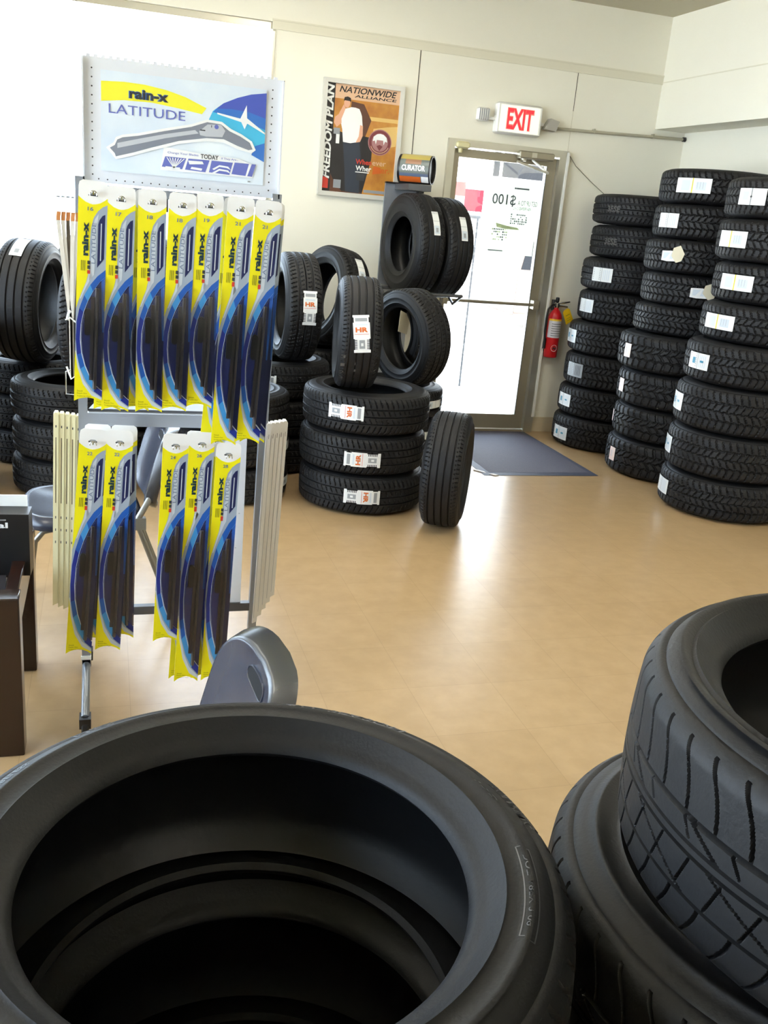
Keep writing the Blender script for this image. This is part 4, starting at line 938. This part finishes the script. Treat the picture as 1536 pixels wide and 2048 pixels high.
# fan of loose refill strips tied at the left post
FP = mat('refill_sleeve', (214, 208, 196), .35); FPD = mat('refill_dark', (84, 74, 58), .5); FPO = mat('refill_orange', (196, 128, 70), .5)
for k in range(6):
    dx = (-.030+k*.0125); t = thing('refill_strip', 'thin wiper refill strip fanned out at rack\'s left post, %s from left' % ['first', 'second', 'third', 'fourth', 'fifth', 'last'][k], 'wiper refill', (-.097, 2.80+.004*(k % 3), 1.245), group='fanned refill strips')
    b = B(); mt = FPD if k in (2, 5) else FP
    def seg(p, q, w, m_): 
        b.add([(p[0]-w, p[1]-.001, p[2]), (p[0]+w, p[1]-.001, p[2]), (q[0]+w, q[1]-.001, q[2]), (q[0]-w, q[1]-.001, q[2]), (p[0]-w, p[1]+.001, p[2]), (p[0]+w, p[1]+.001, p[2]), (q[0]+w, q[1]+.001, q[2]), (q[0]-w, q[1]+.001, q[2])],
              [(0, 1, 2, 3), (7, 6, 5, 4), (0, 3, 7, 4), (1, 5, 6, 2), (0, 4, 5, 1), (3, 2, 6, 7)], m_, False)
    seg((0+.001*k-.003, 0, -.17), (.001*k-.003, 0, 0), .004, FPD if k % 2 else FP); seg((.001*k-.003, 0, 0), (dx, 0, .265), .0052, mt)
    b.build('strip', t)
    b = B(); seg((dx, 0, .265), (dx+.002, 0, .288), .0056, FPO); b.build('coloured_end', t)
    b = B(); seg((dx+.002, 0, .288), (dx+.004, 0, .352), .0056, CLEAR); b.rect(dx-.003, .325, dx+.006, .329, SGRY, 3); b.build('clear_sleeve', t)
b = B(); b.tube([(-.112, 2.790, 1.242), (-.10, 2.782, 1.25), (-.085, 2.790, 1.236), (-.088, 2.815, 1.235), (-.110, 2.815, 1.24)], .0022, WHITE, 6, closed=True)
b.tube([(-.108, 2.788, 1.245), (-.104, 2.785, 1.262), (-.098, 2.785, 1.268)], .004, WHITE, 6)
tag(b.build('cable_tie'), 'white tie around the fanned refill strips', 'tie')
b = B(); b.tube([(-.1, 2.79, 1.10), (-.115, 2.786, 1.095), (-.115, 2.786, 1.03), (-.088, 2.786, 1.028), (-.086, 2.79, 1.07)], .0018, CHROME, 6); b.tube([(-.112, 2.785, 1.11), (-.1, 2.783, 1.075), (-.08, 2.785, 1.09), (-.07, 2.80, 1.12)], .003, WHITE, 6)
tag(b.build('wire_clip'), 'small bent wire clip below the refill strips on the rack', 'clip')

# ================================================================== CHAIRS
CHP = mat('chair_plastic', (42, 45, 58), .27, 0, .6); CHR = mat('chair_rim_plastic', (48, 46, 46), .24, 0, .6); CHT = mat('chair_tube', (126, 124, 116), .3, .6)
def shell(rows, cols, fn, th):
    vs_ = [fn(i/(cols-1)*2-1, j/(rows-1), 0) for j in range(rows) for i in range(cols)]+[fn(i/(cols-1)*2-1, j/(rows-1), th) for j in range(rows) for i in range(cols)]
    fs_ = []; o = rows*cols
    for j in range(rows-1):
        for i in range(cols-1):
            a = j*cols+i; fs_ += [(a, a+1, a+cols+1, a+cols), (o+a+cols, o+a+cols+1, o+a+1, o+a)]
    for i in range(cols-1): fs_ += [(i, o+i, o+i+1, i+1), (o-cols+i, o-cols+i+1, 2*o-cols+i+1, 2*o-cols+i)]
    for j in range(rows-1):
        a = j*cols; fs_ += [(a, a+cols, o+a+cols, o+a), (a+cols-1, o+a+cols-1, o+a+2*cols-1, a+2*cols-1)]
    return vs_, fs_
def chair(loc, rz, label, ex=.215, fx=-.205):
    t = thing('stacking_chair', label, 'chair', loc, (0, 0, R_(rz)), 'dark plastic chairs')
    for s in (-1, 1):
        y = s*.205
        fl = [(fx, y, .0), (fx+.01, y, .30), (fx+.02, y, .37), (fx+.05, y, .408), (-.10, y, .420), (.18, y, .428)]
        B().tube(fl, .011, CHT, 12).build('leg', t)
        B().tube([(.175, y, .425), (.33, y, .0)], .011, CHT, 12).build('leg', t)
        B().tube([(.165, y, .425), (.190, y, .47), (.250, y*.80, .56), (.315, y*.62, .70), (.322, y*.60, .72)], .012, CHT, 12).build('back_upright', t)
        B().bx(.145, .205, y-.014, y+.014, .405, .450, CHT).build('bracket', t)
    B().tube([(fx+.05, -.205, .408), (fx+.05, .205, .408)], .009, CHT, 10).tube([(.17, -.205, .42), (.17, .205, .42)], .009, CHT, 10).build('stretcher', t)
    # dished seat with a flared rolled rim
    def rr(a, ex, ey): # superellipse outline
        c, s2 = math.cos(a), math.sin(a); return ex*math.copysign(abs(c)**.55, c), ey*math.copysign(abs(s2)**.55, s2)
    n = 56; rings = [(.0, .440), (.4, .441), (.72, .446), (.86, .456), (.91, .459), (.94, .457), (1.0, .440), (1.035, .420), (1.02, .412), (.93, .430), (.7, .432), (0, .428)]
    vs_ = []; fs_ = []
    for (f_, z) in rings:
        for k in range(n):
            x, y = rr(TAU*k/n, ex*max(f_, .001), .225*max(f_, .001)); vs_.append((x+.20-ex, y, z+(.012 if x < -.15 and 0 else 0)))
    for r_i in range(len(rings)-1):
        for k in range(n): fs_.append((r_i*n+k, r_i*n+(k+1) % n, (r_i+1)*n+(k+1) % n, (r_i+1)*n+k))
    B().add(vs_, fs_, CHP).build('seat', t, sharp=70)
    # back shell: curved panel with a rim flaring backwards along top and sides
    def bf(f_, a, back=0.0):
        c, s2 = math.cos(a), math.sin(a); y = .21*f_*math.copysign(abs(c)**.5, c); v = .16*f_*math.copysign(abs(s2)**.55, s2)
        z = .615+v*.97; x = .243+(z-.70)*.27+.042*(1-(y/.21)**2)+back; return (x, y, z)
    rg = [(.02, 0), (.35, 0), (.62, 0), (.84, 0), (.88, -.004), (.91, -.004), (.94, .006), (1.0, .030), (1.02, .046), (.98, .048), (.90, .022), (.84, .010), (.5, .008), (.02, .008)]
    vs_ = []; fs_ = []
    for (f_, bk) in rg:
        for k in range(n): vs_.append(bf(f_, TAU*k/n, bk))
    for r_i in range(len(rg)-1):
        m_ = CHR if r_i in (5, 6, 7, 8) else CHP
        for k in range(n): fs_.append((r_i*n+k, r_i*n+(k+1) % n, (r_i+1)*n+(k+1) % n, (r_i+1)*n+k))
    bo = B().add(vs_, fs_, CHP).build('backrest', t, sharp=75)
    bo.data.materials.append(CHR)
    mi = [0]*len(fs_)
    for r_i in (5, 6, 7, 8):
        for k in range(n): mi[r_i*n+k] = 1
    bo.data.polygons.foreach_set('material_index', mi)
    # hand slot: flat dark face painted as the hole's shade, framed by a raised lip
    pts = []
    for k in range(24):
        a = TAU*k/24; y = .062*math.copysign(abs(math.cos(a))**.5, math.cos(a)); z = .712+.016*math.copysign(abs(math.sin(a))**.8, math.sin(a)); pts.append((y, z))
    xx = lambda y, z: .243+(z-.70)*.27+.042*(1-(y/.21)**2)
    q = B(); q.add([(xx(y, z)-.0015, y, z) for y, z in pts], [tuple(range(24))], SLOTSH, False); q.tube([(xx(y, z)-.001, y, z) for y, z in pts], .0022, CHP, 6, closed=True); q.build('hand_slot', t)
    return t
chair((-.085, 3.56, 0), 4, 'dark blue plastic chair standing behind the blade rack')
chair((-.010, 1.585, .0), 4, 'dark plastic chair with hand slot between rack and near tires', ex=.165, fx=-.11)

# ================================================================== LOW TABLE
t = thing('low_table', 'dark stained wooden low table at the left picture edge', 'table', (-.60, 2.83, 0))
for (x0, x1) in ((-.36, -.285), (.285, .36)):
    for (y0, y1) in ((-.30, -.225), (.225, .30)):
        B().bx(x0, x1, y0, y1, 0, .502, WOOD).build('leg', t, bevel=.004)
B().bx(.315, .352, -.225, .225, .37, .492, WOOD).build('apron', t, bevel=.003); B().bx(-.352, -.315, -.225, .225, .37, .492, WOOD).build('apron', t, bevel=.003)
B().bx(-.285, .285, -.292, -.24, .37, .494, WOOD).build('apron', t, bevel=.003); B().bx(-.285, .285, .24, .292, .37, .494, WOOD).build('apron', t, bevel=.003)
B().bx(-.315, .315, -.24, .24, .425, .443, WOOD).build('table_top', t)
t = thing('display_box', 'black box with white back flap standing on the dark table', 'box', (-.355, 2.90, .443), (0, 0, R_(-3)))
b = B(lambda x, y, L: (x, -.0505-L*.0005, y)); b.bx(-.13, .125, -.05, .03, 0, .20, BLACKP); b.text('local', .02, .165, .09, .018, CWH, 1, bold=.03); b.rect(-.02, .18, .06, .184, SGRY, 1); b.build('box_body', t)
B().bx(-.13, .112, .03, .034, 0, .236, CWH).build('back_flap', t)
MAGC = [mat('magazine_green', (96, 104, 70), .3), mat('magazine_white', (210, 208, 200), .3), mat('magazine_dark', (48, 46, 50), .3)]
for k in range(3):
    o = B().bx(-.10, .08, -.13, .09, 0, .006, MAGC[k]).build('magazine', loc=(-.385+.006*k, 2.72-.004*k, .443+.0065*k), rot=(0, 0, R_(-8+6*k)))
    tag(o, ['green-edged magazine, lowest on the dark table', 'white magazine in the middle of the pile on the table', 'dark magazine on top of the pile on the table'][k], 'magazine', 'magazines on the dark table')
